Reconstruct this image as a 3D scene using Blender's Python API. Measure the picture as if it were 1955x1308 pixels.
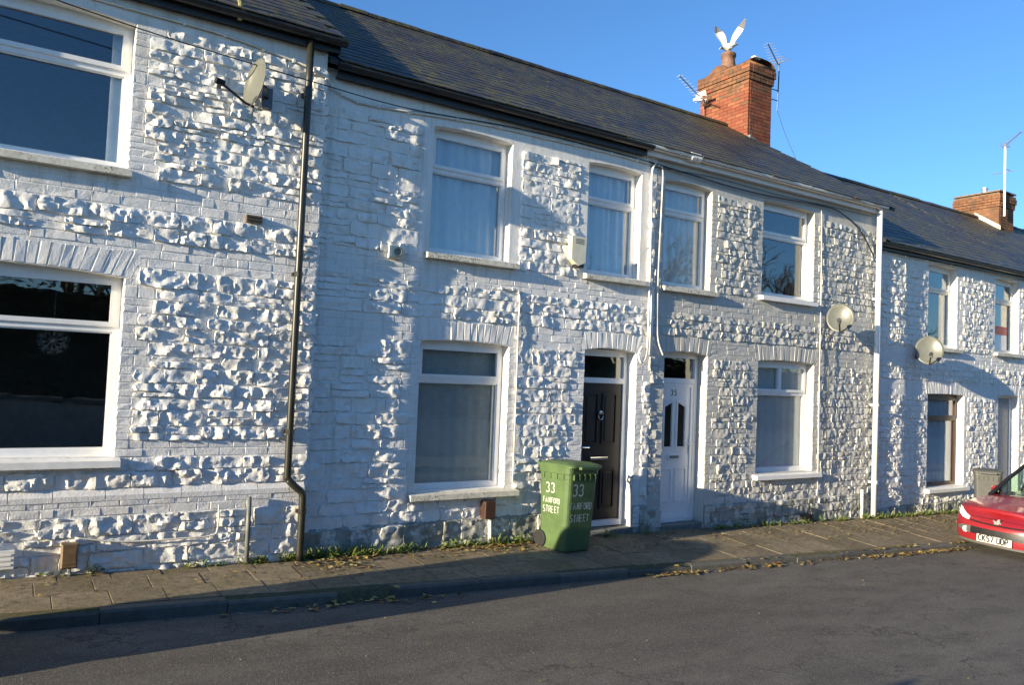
import bpy, math, random
import numpy as np
from mathutils import Vector, Matrix

for o in list(bpy.data.objects): bpy.data.objects.remove(o)
sc = bpy.context.scene
COL = sc.collection
RAD = math.radians

# ------------------------------------------------------------------ camera
CAM = (0.0, -7.75, 1.83)
YAW, PITCH, ROLL, FPX = RAD(32.766), RAD(2.526), RAD(2.354), 1470.0
fw = Vector((math.sin(YAW)*math.cos(PITCH), math.cos(YAW)*math.cos(PITCH), math.sin(PITCH)))
rt = Vector((math.cos(YAW), -math.sin(YAW), 0)); up = rt.cross(fw)
r2 = rt*math.cos(ROLL)+up*math.sin(ROLL); u2 = -rt*math.sin(ROLL)+up*math.cos(ROLL)
cd = bpy.data.cameras.new('camera'); cam = bpy.data.objects.new('camera', cd); COL.objects.link(cam)
cd.sensor_width = 36; cd.lens = 36*FPX/1955; cd.clip_start = .05; cd.clip_end = 3000
M = Matrix((r2, u2, -fw)).transposed().to_4x4(); M.translation = CAM; cam.matrix_world = M
sc.camera = cam
# ------------------------------------------------------------------ sky, sun, exposure
SUN_EL, SUN_AZ = RAD(11.0), RAD(8.2)          # azimuth measured from -X towards -Y
sun_dir = Vector((-math.cos(SUN_EL)*math.cos(SUN_AZ), -math.cos(SUN_EL)*math.sin(SUN_AZ), math.sin(SUN_EL)))
wd = bpy.data.worlds.new('World'); sc.world = wd; wd.use_nodes = True
nt = wd.node_tree; bg = nt.nodes['Background']
sky = nt.nodes.new('ShaderNodeTexSky'); sky.sky_type = 'NISHITA'; sky.sun_disc = False
sky.sun_elevation = SUN_EL; sky.sun_rotation = math.atan2(sun_dir.x, sun_dir.y)
sky.altitude = 0; sky.air_density = 1.0; sky.dust_density = 0.15; sky.ozone_density = 5.5
nt.links.new(sky.outputs[0], bg.inputs[0]); bg.inputs[1].default_value = 0.122
sd = bpy.data.lights.new('sun', 'SUN'); sd.energy = 5.0; sd.angle = RAD(0.53); sd.color = (1.0, .86, .62)
so = bpy.data.objects.new('sun', sd); COL.objects.link(so); so.location = (-20, -8, 12)
so.rotation_euler = sun_dir.to_track_quat('Z', 'Y').to_euler()
vs = sc.view_settings; vs.view_transform = 'Standard'; vs.look = 'None'; vs.exposure = 1.15; vs.gamma = 1; vs.use_curve_mapping = False

rng = np.random.default_rng(7); random.seed(7)

# ------------------------------------------------------------------ materials
MATS = {}
class N:
    def __init__(s, name):
        s.m = bpy.data.materials.new(name); s.m.use_nodes = True; s.t = s.m.node_tree
        s.b = s.t.nodes['Principled BSDF']; MATS[name] = s.m
    def n(s, typ, **k):
        x = s.t.nodes.new(typ)
        for a, v in k.items():
            if a.startswith('i_'):
                key = a[2:]; key = int(key) if key.isdigit() else key.replace('_', ' ')
                x.inputs[key].default_value = v
            else: setattr(x, a, v)
        return x
    def l(s, a, b): s.t.links.new(a, b)
    def pos(s): 
        g = s.n('ShaderNodeNewGeometry'); return g.outputs['Position']
    def noise(s, scale, detail=4, rough=.55, vec=None, sc3=None):
        x = s.n('ShaderNodeTexNoise', i_Scale=scale, i_Detail=detail, i_Roughness=rough)
        v = vec or s.pos()
        if sc3:
            mp = s.n('ShaderNodeMapping'); mp.inputs['Scale'].default_value = sc3; s.l(v, mp.inputs[0]); v = mp.outputs[0]
        s.l(v, x.inputs['Vector']); return x.outputs['Fac']
    def ramp(s, fac, stops):
        r = s.n('ShaderNodeValToRGB'); e = r.color_ramp.elements
        while len(e) < len(stops): e.new(.5)
        for el, (p, c) in zip(e, stops):
            el.position = p; el.color = (c, c, c, 1) if isinstance(c, (int, float)) else (*c, 1)
        s.l(fac, r.inputs[0]); return r.outputs[0]
    def mix(s, fac, a, b, mode='MIX'):
        x = s.n('ShaderNodeMix', data_type='RGBA', blend_type=mode)
        for sock, v in ((x.inputs[0], fac), (x.inputs[6], a), (x.inputs[7], b)):
            if isinstance(v, (int, float)): sock.default_value = v
            elif isinstance(v, tuple): sock.default_value = (*v, 1)
            else: s.l(v, sock)
        return x.outputs[2]
    def math(s, op, a, b=0.0):
        x = s.n('ShaderNodeMath', operation=op)
        for i, v in enumerate((a, b)):
            if isinstance(v, (int, float)): x.inputs[i].default_value = v
            else: s.l(v, x.inputs[i])
        return x.outputs[0]
    def bump(s, h, strength=.3, dist=.01):
        x = s.n('ShaderNodeBump', i_Strength=strength, i_Distance=dist); s.l(h, x.inputs['Height']); s.l(x.outputs[0], s.b.inputs['Normal'])
    def set(s, col=None, rough=.6, metal=0, spec=.5):
        if col is not None:
            if isinstance(col, tuple): s.b.inputs['Base Color'].default_value = (*col, 1)
            else: s.l(col, s.b.inputs['Base Color'])
        if isinstance(rough, (int, float)): s.b.inputs['Roughness'].default_value = rough
        else: s.l(rough, s.b.inputs['Roughness'])
        s.b.inputs['Metallic'].default_value = metal; s.b.inputs['Specular IOR Level'].default_value = spec
        return s.m

def paint(name, base, worn=0.0, lowz=None):
    s = N(name); p = s.pos()
    d = s.noise(1.3, 5, .6); d2 = s.noise(9, 6, .65); d3 = s.noise(55, 4, .6)
    c = s.mix(s.ramp(d, [(.35, 0.0), (.75, 1.0)]), base, tuple(x*.93 for x in base))
    c = s.mix(s.ramp(d2, [(.54, 0.0), (.70, .5)]), c, (base[0]*.78, base[1]*.77, base[2]*.72))
    st = s.noise(3.0, 5, .6, sc3=(3.5, 3.5, .35))
    c = s.mix(s.ramp(st, [(.51, 0.0), (.74, .55)]), c, (.40, .38, .32))
    if worn:
        w = s.noise(5, 7, .7)
        c = s.mix(s.ramp(w, [(.50-worn*.12, 0.0), (.53-worn*.06, .85)]), c, (.25, .25, .22))
        g = s.noise(2.2, 4, .6)
        c = s.mix(s.ramp(g, [(.48, 0.0), (.66, .7)]), c, (.16, .18, .11))
    s.bump(s.math('ADD', d3, s.math('MULTIPLY', d2, 1.5)), .55, .006)
    return s.set(c, .62, 0, .35)
PAINT = paint('white_masonry_paint', (.80, .785, .75))
PAINT35 = paint('greyer_white_paint', (.54, .53, .49))  # greyer, darker base than the other fronts
PAINT37 = paint('cream_white_paint', (.80, .775, .72))
PLINTH = paint('worn_plinth_paint', (.66, .65, .60), .55)
PLINTHL = paint('thin_plinth_paint', (.77, .76, .72))
BRICKP = paint('white_painted_brick', (.77, .755, .73))
BRICKP35 = paint('greyer_painted_brick', (.52, .51, .475))  # greyer base, goes with the same front

def simple(name, col, rough=.5, metal=0, spec=.5, var=.12, scale=12, bump=0, bscale=80):
    s = N(name); d = s.noise(scale, 4, .6)
    c = s.mix(s.ramp(d, [(.3, 0.0), (.75, 1.0)]), tuple(min(1, x*(1+var)) for x in col), tuple(x*(1-var*1.6) for x in col))
    if bump: s.bump(s.noise(bscale, 3), bump, .004)
    return s.set(c, rough, metal, spec)
UPVC = simple('white_window_plastic', (.80, .80, .79), .28, var=.04)
UPVC_OLD = simple('yellowed_white_plastic', (.76, .74, .67), .4, var=.08)
def sill_mat():
    s = N('lichened_stone_sill'); a = s.noise(11, 6, .7); b = s.noise(45, 5, .7); d = s.noise(3, 3)
    c = s.mix(s.ramp(a, [(.35, 0.0), (.7, 1.0)]), (.72, .69, .60), (.52, .49, .40))
    c = s.mix(s.math('MULTIPLY', s.ramp(b, [(.50, 0.0), (.60, 1.0)]), s.ramp(d, [(.42, 0.0), (.58, .9)])), c, (.05, .05, .04))
    s.bump(s.math('ADD', a, b), .6, .006); return s.set(c, .8, 0, .3)
SILL = sill_mat()
SILLW = simple('white_painted_sill', (.80, .79, .75), .6, var=.06, bump=.3)
BLACKP = simple('black_gutter_plastic', (.018, .018, .02), .38, var=.3)
PIPEB = simple('olive_black_pipe', (.026, .025, .017), .35, var=.35, scale=6)
PIPEW = simple('white_pipe_plastic', (.82, .80, .75), .35, var=.05)
PIPEG = simple('grey_pipe', (.16, .17, .16), .5, var=.2)
CABLEB = simple('black_cable', (.02, .02, .02), .5)
CABLEW = simple('white_cable', (.72, .70, .64), .5)
BROWN = simple('brown_plastic', (.16, .105, .055), .45, var=.2)
BROWND = simple('dark_brown_plastic', (.06, .03, .02), .4, var=.2)
METALG = simple('galvanised_metal', (.45, .45, .43), .4, .7)
METALD = simple('dark_aluminium', (.12, .12, .13), .4, .7)
CHROME = simple('polished_chrome', (.8, .8, .8), .12, 1, var=.02)
DISHG = simple('grey_dish_paint', (.13, .135, .115), .36, var=.1)
ALARM = simple('cream_alarm_plastic', (.68, .65, .50), .45, var=.08)
DOORB = simple('black_door_skin', (.006, .0055, .007), .45, var=.2)
DARK = simple('dark_timber', (.02, .018, .016), .6)
LEAD = simple('grey_lead', (.22, .23, .24), .55, .2, var=.2)
STEP = simple('worn_stone_step', (.17, .17, .15), .85, var=.25, bump=.5)
INNER = simple('interior_plaster', (.22, .205, .18), .9)
CURT = simple('pale_blue_curtain', (.55, .62, .68), .9, var=.05)
NET = simple('net_curtain', (.62, .62, .60), .95, var=.06)
BLIND = simple('grey_blind', (.42, .44, .42), .9, var=.08)
MORTAR = simple('chimney_mortar', (.20, .15, .11), .95, var=.25, scale=20, bump=.5)
POT = simple('terracotta_pot', (.20, .11, .075), .85, var=.35, scale=8, bump=.4)
RUBBER = simple('black_rubber', (.015, .015, .015), .8)
LETTER = simple('white_hand_paint', (.50, .52, .46), .7)
PLATE = simple('number_plate_white', (.50, .50, .46), .4, var=.02)
INK = simple('black_ink', (.012, .012, .012), .5)

def glass(name, tint=(.94, .96, .96), f0=.09):
    s = N(name); s.t.nodes.remove(s.b)
    lw = s.n('ShaderNodeLayerWeight', i_Blend=.5); tr = s.n('ShaderNodeBsdfTransparent'); gl = s.n('ShaderNodeBsdfGlossy')
    tr.inputs[0].default_value = (*tint, 1); gl.inputs['Roughness'].default_value = .015; gl.inputs[0].default_value = (.95, .97, 1, 1)
    mx = s.n('ShaderNodeMixShader'); s.l(s.math('ADD', s.math('MULTIPLY', s.math('POWER', lw.outputs['Facing'], 5.0), 1-f0), f0), mx.inputs[0]); s.l(tr.outputs[0], mx.inputs[1]); s.l(gl.outputs[0], mx.inputs[2])
    b = s.n('ShaderNodeBump', i_Strength=.25, i_Distance=.004); s.l(s.noise(2.2, 2), b.inputs['Height'])
    s.l(b.outputs[0], gl.inputs['Normal'])
    s.l(mx.outputs[0], s.t.nodes['Material Output'].inputs[0]); return s.m
GLASS = glass('window_glass')
CARGLASS = glass('car_glass', (.55, .68, .62), .05)
LENS = glass('headlight_lens', (.97, .97, .97), .02)

def objrand(s):
    return s.n('ShaderNodeObjectInfo').outputs['Random']
def slate_mat(name, island):
    s = N(name)
    r = s.n('ShaderNodeNewGeometry').outputs['Random Per Island'] if island else objrand(s)
    c = s.mix(r, (.014, .013, .015), (.050, .045, .043))
    n1 = s.noise(1.1, 5, .6); n2 = s.noise(7, 5, .7); n3 = s.noise(60, 3, .6)
    c = s.mix(s.ramp(n2, [(.45, 0.0), (.7, .55)]), c, (.080, .058, .040))
    moss = s.math('MULTIPLY', s.ramp(n1, [(.40, 0.0), (.56, 1.0)]), s.ramp(n2, [(.40, 0.0), (.54, 1.0)]))
    c = s.mix(moss, c, (.085, .076, .026))
    s.bump(s.math('ADD', n3, s.math('MULTIPLY', n2, 1.5)), .35, .006)
    return s.set(c, s.ramp(n2, [(.3, .38), (.7, .68)]), 0, .5)
SLATE = slate_mat('welsh_slate', False); SLATEJ = slate_mat('welsh_slate_field', True)
def brick_mat():
    s = N('red_orange_brick'); r = objrand(s)
    c = s.mix(r, (.20, .055, .032), (.29, .105, .052)); n = s.noise(9, 5, .7)
    c = s.mix(s.ramp(n, [(.5, 0.0), (.75, .6)]), c, (.13, .075, .05)); s.bump(s.noise(70, 4), .5, .005)
    return s.set(c, .85, 0, .3)
CBRICK = brick_mat()
def cbrick_dark():
    s = N('sooty_brick'); r = objrand(s); n = s.noise(7, 5, .7)
    c = s.mix(r, (.17, .075, .04), (.26, .12, .06))
    c = s.mix(s.ramp(n, [(.42, 0.0), (.68, .85)]), c, (.075, .06, .042)); s.bump(s.noise(70, 4), .5, .005)
    return s.set(c, .9, 0, .3)
SOOT = cbrick_dark()
def slab_mat():
    s = N('paving_slab'); r = objrand(s); n = s.noise(2.2, 6, .65); n2 = s.noise(14, 6, .7); n3 = s.noise(140, 3, .6)
    c = s.mix(r, (.200, .158, .102), (.300, .238, .158)); n4 = s.noise(38, 5, .7)
    c = s.mix(s.ramp(n, [(.42, 0.0), (.66, .8)]), c, (.150, .125, .068))
    c = s.mix(s.ramp(n2, [(.45, 0.0), (.68, .8)]), c, (.100, .082, .056))
    c = s.mix(s.ramp(n4, [(.55, 0.0), (.70, .6)]), c, (.30, .25, .17))
    s.bump(s.math('ADD', n3, s.math('MULTIPLY', n2, 2.5)), .8, .008); return s.set(c, .85, 0, .3)
SLAB = slab_mat()
def kerb_mat():
    s = N('kerb_stone'); r = objrand(s); n2 = s.noise(11, 6, .7); n3 = s.noise(120, 3)
    c = s.mix(r, (.10, .095, .085), (.15, .14, .12)); c = s.mix(s.ramp(n2, [(.42, 0.0), (.7, .6)]), c, (.055, .055, .04))
    s.bump(s.math('ADD', n3, n2), .5, .006); return s.set(c, .85, 0, .3)
KERB = kerb_mat()
def road_mat():
    s = N('worn_asphalt')
    big = s.noise(.45, 4, .55, sc3=(.35, 1.3, 1)); mid = s.noise(3.2, 5, .6, sc3=(.5, 1.2, 1)); fine = s.noise(190, 3, .7); agg = s.n('ShaderNodeTexVoronoi', i_Scale=170.0)
    s.l(s.pos(), agg.inputs['Vector'])
    c = s.mix(s.ramp(big, [(.36, 0.0), (.62, 1.0)]), (.155, .138, .116), (.262, .236, .200))
    c = s.mix(s.ramp(mid, [(.42, 0.0), (.66, .7)]), c, (.112, .099, .085))
    c = s.mix(s.ramp(fine, [(.38, .85), (.60, 0.0)]), c, (.030, .028, .027))
    c = s.mix(s.ramp(agg.outputs['Color'], [(.72, 0.0), (.90, .75)]), c, (.36, .33, .29))
    ck = s.n('ShaderNodeTexVoronoi', i_Scale=.75, feature='DISTANCE_TO_EDGE'); wv = s.n('ShaderNodeVectorMath', operation='ADD'); wn = s.n('ShaderNodeTexNoise', i_Scale=2.5, i_Detail=4.0)
    s.l(s.pos(), wn.inputs['Vector']); s.l(s.pos(), wv.inputs[0]); s.l(wn.outputs['Color'], wv.inputs[1]); s.l(wv.outputs[0], ck.inputs['Vector'])
    c = s.mix(s.math('MULTIPLY', s.ramp(ck.outputs['Distance'], [(0.0, .7), (.012, 0.0)]), s.ramp(big, [(.42, 0.0), (.52, 1.0)])), c, (.035, .032, .03))
    s.bump(s.math('ADD', fine, agg.outputs['Distance']), .9, .008)
    return s.set(c, .82, 0, .35)
ROAD = road_mat()
SOIL = simple('soil_joint_fill', (.095, .085, .042), .95, var=.3, scale=30, bump=.6)
def island_mat(name, stops, rough=.6):
    s = N(name); g = s.n('ShaderNodeNewGeometry').outputs['Random Per Island']
    return s.set(s.ramp(g, stops), rough, 0, .35)
WEED = island_mat('weed_leaf', [(0, (.08, .14, .025)), (.5, (.15, .21, .04)), (.8, (.22, .23, .07)), (1, (.28, .25, .10))])
LEAF = island_mat('fallen_leaf', [(0, (.09, .05, .025)), (.35, (.22, .13, .04)), (.65, (.36, .26, .07)), (.85, (.42, .34, .15)), (1, (.15, .14, .05))], .7)
HEDGE = island_mat('hedge_leaf', [(0, (.05, .07, .03)), (.6, (.09, .11, .05)), (1, (.14, .15, .08))])
BARK = simple('bark', (.07, .055, .04), .9, bump=.6)
GRASSG = simple('rough_turf', (.05, .075, .022), .95, var=.4, scale=2)
BINGREEN = simple('green_bin_plastic', (.078, .130, .044), .5, var=.16, scale=7)
BINGREY = simple('grey_bin_plastic', (.075, .077, .072), .5, var=.1)
BINDARK = simple('dark_green_bin_plastic', (.03, .06, .03), .5, var=.1)
def car_paint(name, col):
    s = N(name); m = s.set(col, .32, 0, .5); s.b.inputs['Coat Weight'].default_value = .8; s.b.inputs['Coat Roughness'].default_value = .06; return m
REDCAR = car_paint('red_car_paint', (.25, .012, .018)); BLUECAR = car_paint('dark_blue_car_paint', (.02, .03, .07))
BUMPG = simple('grey_car_plastic', (.10, .10, .095), .5); BLACKT = simple('black_car_trim', (.012, .012, .013), .45)
REFL = simple('lamp_reflector', (.82, .82, .76), .4, 0, var=.04, scale=40)
INDIC = simple('amber_lens', (.75, .25, .04), .25)
GULLW = simple('gull_white', (.66, .64, .58), .8, var=.05); GULLG = simple('gull_grey', (.15, .14, .145), .8); BEAK = simple('gull_beak', (.5, .3, .05), .6)

# ------------------------------------------------------------------ object helpers
WO = {}                                              # world origin of every object built so far
def wo(p): return WO[p.name] if p is not None else np.zeros(3)
def empty(name, loc, label=None, cat=None, group=None):
    o = bpy.data.objects.new(name, None); COL.objects.link(o); o.location = loc; o.empty_display_size = .1
    WO[o.name] = np.array(loc, float)
    if label: o['label'] = label; o['category'] = cat
    if group: o['group'] = group
    return o
def mk(name, V, F, mat, parent=None, smooth=False, mi=None, label=None, cat=None, group=None, kind=None, origin=None):
    V = np.asarray(V, float)
    og = (V.min(0)+V.max(0))/2 if origin is None else np.array(origin, float)
    me = bpy.data.meshes.new(name); me.from_pydata((V-og).tolist(), [], [list(map(int, f)) for f in F])
    for m in (mat if isinstance(mat, (list, tuple)) else [mat]): me.materials.append(m)
    if mi is not None: me.polygons.foreach_set('material_index', np.array(mi, dtype=np.int32))
    if smooth: me.polygons.foreach_set('use_smooth', [True]*len(me.polygons))
    if name in ('stone', 'plinth_stone', 'quoin_stone'): me.set_sharp_from_angle(angle=RAD(24))
    me.update()
    o = bpy.data.objects.new(name, me); COL.objects.link(o); WO[o.name] = og
    if parent is not None: o.parent = parent
    o.location = og-wo(parent)
    if label: o['label'] = label; o['category'] = cat
    if group: o['group'] = group
    if kind: o['kind'] = kind
    return o
class MB:
    def __init__(s): s.V = []; s.F = []; s.mi = []; s.m = 0
    def add(s, V, F):
        b = len(s.V); s.V += [tuple(map(float, v)) for v in V]; s.F += [tuple(int(i)+b for i in f) for f in F]; s.mi += [s.m]*len(F); return s
    def box(s, x0, x1, y0, y1, z0, z1):
        return s.add([(x0,y0,z0),(x1,y0,z0),(x1,y1,z0),(x0,y1,z0),(x0,y0,z1),(x1,y0,z1),(x1,y1,z1),(x0,y1,z1)],
                     [(0,3,2,1),(4,5,6,7),(0,1,5,4),(1,2,6,5),(2,3,7,6),(3,0,4,7)])
    def bbox(s, x0, x1, y0, y1, z0, z1, c=.006):      # box with chamfered front (-y) edges and ends
        V = []
        for (yy, k) in ((y1, 0), (y0+c, 0), (y0, c)):
            V += [(x0+k,yy,z0+k),(x1-k,yy,z0+k),(x1-k,yy,z1-k),(x0+k,yy,z1-k)]
        F = [(0,3,2,1)[::-1]]
        for r in (0, 4):
            for i in range(4): F.append((r+i, r+4+i, r+4+(i+1)%4, r+(i+1)%4)[::-1])
        F.append((8, 9, 10, 11)); F[0] = (3,2,1,0); return s.add(V, F)
    def tube(s, P, r, n=6, cap=True):
        P = [Vector(p) for p in P]; R = r if isinstance(r, (list, tuple)) else [r]*len(P); V = []; F = []; a = None
        for i, p in enumerate(P):
            t = (P[min(i+1, len(P)-1)]-P[max(i-1, 0)]).normalized()
            if a is None: a = t.orthogonal().normalized()
            a = (a-t*a.dot(t)).normalized(); b = t.cross(a)
            for k in range(n):
                q = 2*math.pi*k/n; V.append(p+(a*math.cos(q)+b*math.sin(q))*R[i])
        for i in range(len(P)-1):
            for k in range(n): F.append((i*n+k, i*n+(k+1)%n, (i+1)*n+(k+1)%n, (i+1)*n+k))
        if cap: F.append(tuple(range(n))[::-1]); F.append(tuple(range((len(P)-1)*n, len(P)*n)))
        return s.add(V, F)
    def lathe(s, c, prof, n=16, axis='z', cap=True):    # prof: (r, h)
        V = []; F = []
        for r, h in prof:
            for k in range(n):
                q = 2*math.pi*k/n; a, b = r*math.cos(q), r*math.sin(q)
                V.append({'z': (c[0]+a, c[1]+b, c[2]+h), 'y': (c[0]+a, c[1]+h, c[2]+b), 'x': (c[0]+h, c[1]+a, c[2]+b)}[axis])
        for i in range(len(prof)-1):
            for k in range(n): F.append((i*n+k, i*n+(k+1)%n, (i+1)*n+(k+1)%n, (i+1)*n+k))
        if cap: F.append(tuple(range(n))[::-1]); F.append(tuple(range((len(prof)-1)*n, len(prof)*n)))
        return s.add(V, F)
    def prism(s, poly, y0, y1, axis='y'):               # poly in (x,z), extruded along y
        n = len(poly); V = [(x, y0, z) for x, z in poly]+[(x, y1, z) for x, z in poly]
        if axis == 'x': V = [(y0, a, b) for a, b in poly]+[(y1, a, b) for a, b in poly]
        F = [tuple(range(n)), tuple(range(n, 2*n))[::-1]]+[(i, (i+n), (i+1)%n+n, (i+1)%n) for i in range(n)]
        return s.add(V, F)
    def make(s, name, mat, parent=None, **k):
        return mk(name, s.V, s.F, mat, parent, mi=s.mi if isinstance(mat, (list, tuple)) else None, **k)
def smooth_path(P, n=6):
    P = [Vector(p) for p in P]; out = []
    for i in range(len(P)-1):
        a, b, c, d = P[max(i-1, 0)], P[i], P[i+1], P[min(i+2, len(P)-1)]
        for k in range(n):
            t = k/n; out.append(.5*((2*b)+(c-a)*t+(2*a-5*b+4*c-d)*t*t+(3*b-3*c+d-a)*t**3))
    out.append(P[-1]); return out
def copy_tree(o, parent=None):
    c = o.copy(); COL.objects.link(c); WO[c.name] = WO[o.name]
    if parent is not None: c.parent = parent; c.matrix_parent_inverse = o.matrix_parent_inverse
    for ch in list(o.children): copy_tree(ch, c)
    return c

# value noise used for stone relief
def vnoise(n, f):
    g = rng.random((f+1, f+1)); g[-1] = g[0]; g[:, -1] = g[:, 0]
    t = np.arange(n)/n*f; i = t.astype(int); u = t-i
    a = g[i][:, i]*(1-u)[None, :]+g[i][:, i+1]*u[None, :]; b = g[i+1][:, i]*(1-u)[None, :]+g[i+1][:, i+1]*u[None, :]
    return a*(1-u)[:, None]+b*u[:, None]
NB = np.abs(vnoise(512, 32)-.5)*1.3+vnoise(512, 54)*.6+np.abs(vnoise(512, 90)-.5)*.7+vnoise(512, 150)*.3
NB = (NB-NB.mean())/NB.std()
def nsample(x, z):                                   # 512 cells cover 3 m
    i = ((x/3.0)*512).astype(int) % 512; j = ((z/3.0)*512).astype(int) % 512; return NB[i, j]

# ------------------------------------------------------------------ ground levels
def zw(x): return -.0245*x                            # pavement at the wall
def yk(x): return -1.22-.030*x                        # kerb line
def zk(x): return -.022-.0335*x                       # pavement at the kerb
def zpav(x, y):
    t = min(1.2, max(0., y/yk(x))); return zw(x)*(1-t)+zk(x)*t
def zroad(x): return zk(x)-.098+(.03 if x > 8 else .03*max(0, x)/8)

def sheet(name, X, Y, zf, mat, kind='structure'):
    V = [(x, y(x) if callable(y) else y, zf(x)) for x in X for y in Y]; m = len(Y)
    F = [(i*m+j, (i+1)*m+j, (i+1)*m+j+1, i*m+j+1) for i in range(len(X)-1) for j in range(m-1)]
    return mk(name, V, F, mat, kind=kind, smooth=True)
sheet('ground', [-400, -60, 0, 60, 400], [-400, -60, 0, 60, 400], lambda x: -.0335*x-.35, GRASSG)
XS = [-40, -20, -10, -5, 0, 1, 2, 3, 4, 5, 6, 7, 8, 10, 14, 20, 30, 60]
sheet('road', XS, [-7.2, -5, -3.2, lambda x: yk(x)-.01], zroad, ROAD)
near = empty('near_pavement', (0, -8.2, 0)); near['kind'] = 'structure'
MB().add([(x, y, zroad(x)+h) for x in XS for (y, h) in ((-9.6, -.4), (-9.6, .13), (-7.2, .11), (-7.18, -.2))],
         [(i*4+j, (i+1)*4+j, (i+1)*4+j+1, i*4+j+1) for i in range(len(XS)-1) for j in range(3)]).make('tarmac', ROAD, near)

pave = empty('pavement', (0, 0, 0)); pave['kind'] = 'structure'
xs = np.arange(-3, 27, .5)
MB().add([(x, y, z) for x in xs for (y, z) in ((.04, zw(x)-.004), (yk(x)*.5, zpav(x, yk(x)*.5)-.004), (yk(x)+.02, zk(x)-.004), (yk(x)+.01, zk(x)-.3))],
         [(i*4+j, i*4+j+1, (i+1)*4+j+1, (i+1)*4+j) for i in range(len(xs)-1) for j in range(3)]).make('bedding', SOIL, pave, smooth=True)
def slab(x0, x1, ya, yb, jz, tilt, g=.003):
    """paving slab between the y-lines ya(x) > yb(x)"""
    V = []
    for (x, f, s1) in ((x0+g, ya, -1), (x1-g, ya, -1), (x1-g, yb, 1), (x0+g, yb, 1)):
        y = f(x)+s1*g; V.append((x, y, zpav(x, y)+jz+tilt*(x-(x0+x1)/2)))
    cx, cy = sum(v[0] for v in V)/4, sum(v[1] for v in V)/4
    T = [(cx+(x-cx)*.985, cy+(y-cy)*.985, z+.0025) for x, y, z in V]; B = [(x, y, z-.03) for x, y, z in V]
    F = [(8,9,10,11)[::-1]]+[f for i in range(4) for f in ((i, (i+1)%4, 4+(i+1)%4, 4+i)[::-1], (4+i, 4+(i+1)%4, 8+(i+1)%4, 8+i)[::-1])]
    mk('paving_slab', B+V+T, [tuple(f) for f in F], SLAB, pave)
for r in range(3):
    x = -1.2+r*.17
    while x < 20:
        w = .40 if r != 1 else .42
        slab(x, x+w, (lambda q, r=r: (yk(q)+.135)*r/3+.0), (lambda q, r=r: (yk(q)+.135)*(r+1)/3), random.gauss(0, .0018), random.gauss(0, .004)); x += w
kerbs = empty('kerb', (0, -1.2, 0)); kerbs['kind'] = 'structure'
x = -2.1
while x < 26:
    L = .914; dz = random.gauss(0, .004); dy = random.gauss(0, .005)
    if abs(x-2.47) < .3: L = .26; dz = -.05; dy = .035            # broken, sunken stone
    m = MB(); V = []
    for xx in (x+.004, x+L-.004):
        y = yk(xx)+dy
        V += [(xx, y+.125, zk(xx)-.25), (xx, y+.125, zk(xx)+dz), (xx, y+.022, zk(xx)+dz), (xx, y+.004, zk(xx)+dz-.02), (xx, y, zk(xx)-.25)]
    F = [(i, i+1, 5+i+1, 5+i) for i in range(4)]+[(0,1,2,3,4)[::-1], (5,6,7,8,9)]
    m.add(V, F).make('kerb_stone', KERB, kerbs); x += L

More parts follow.
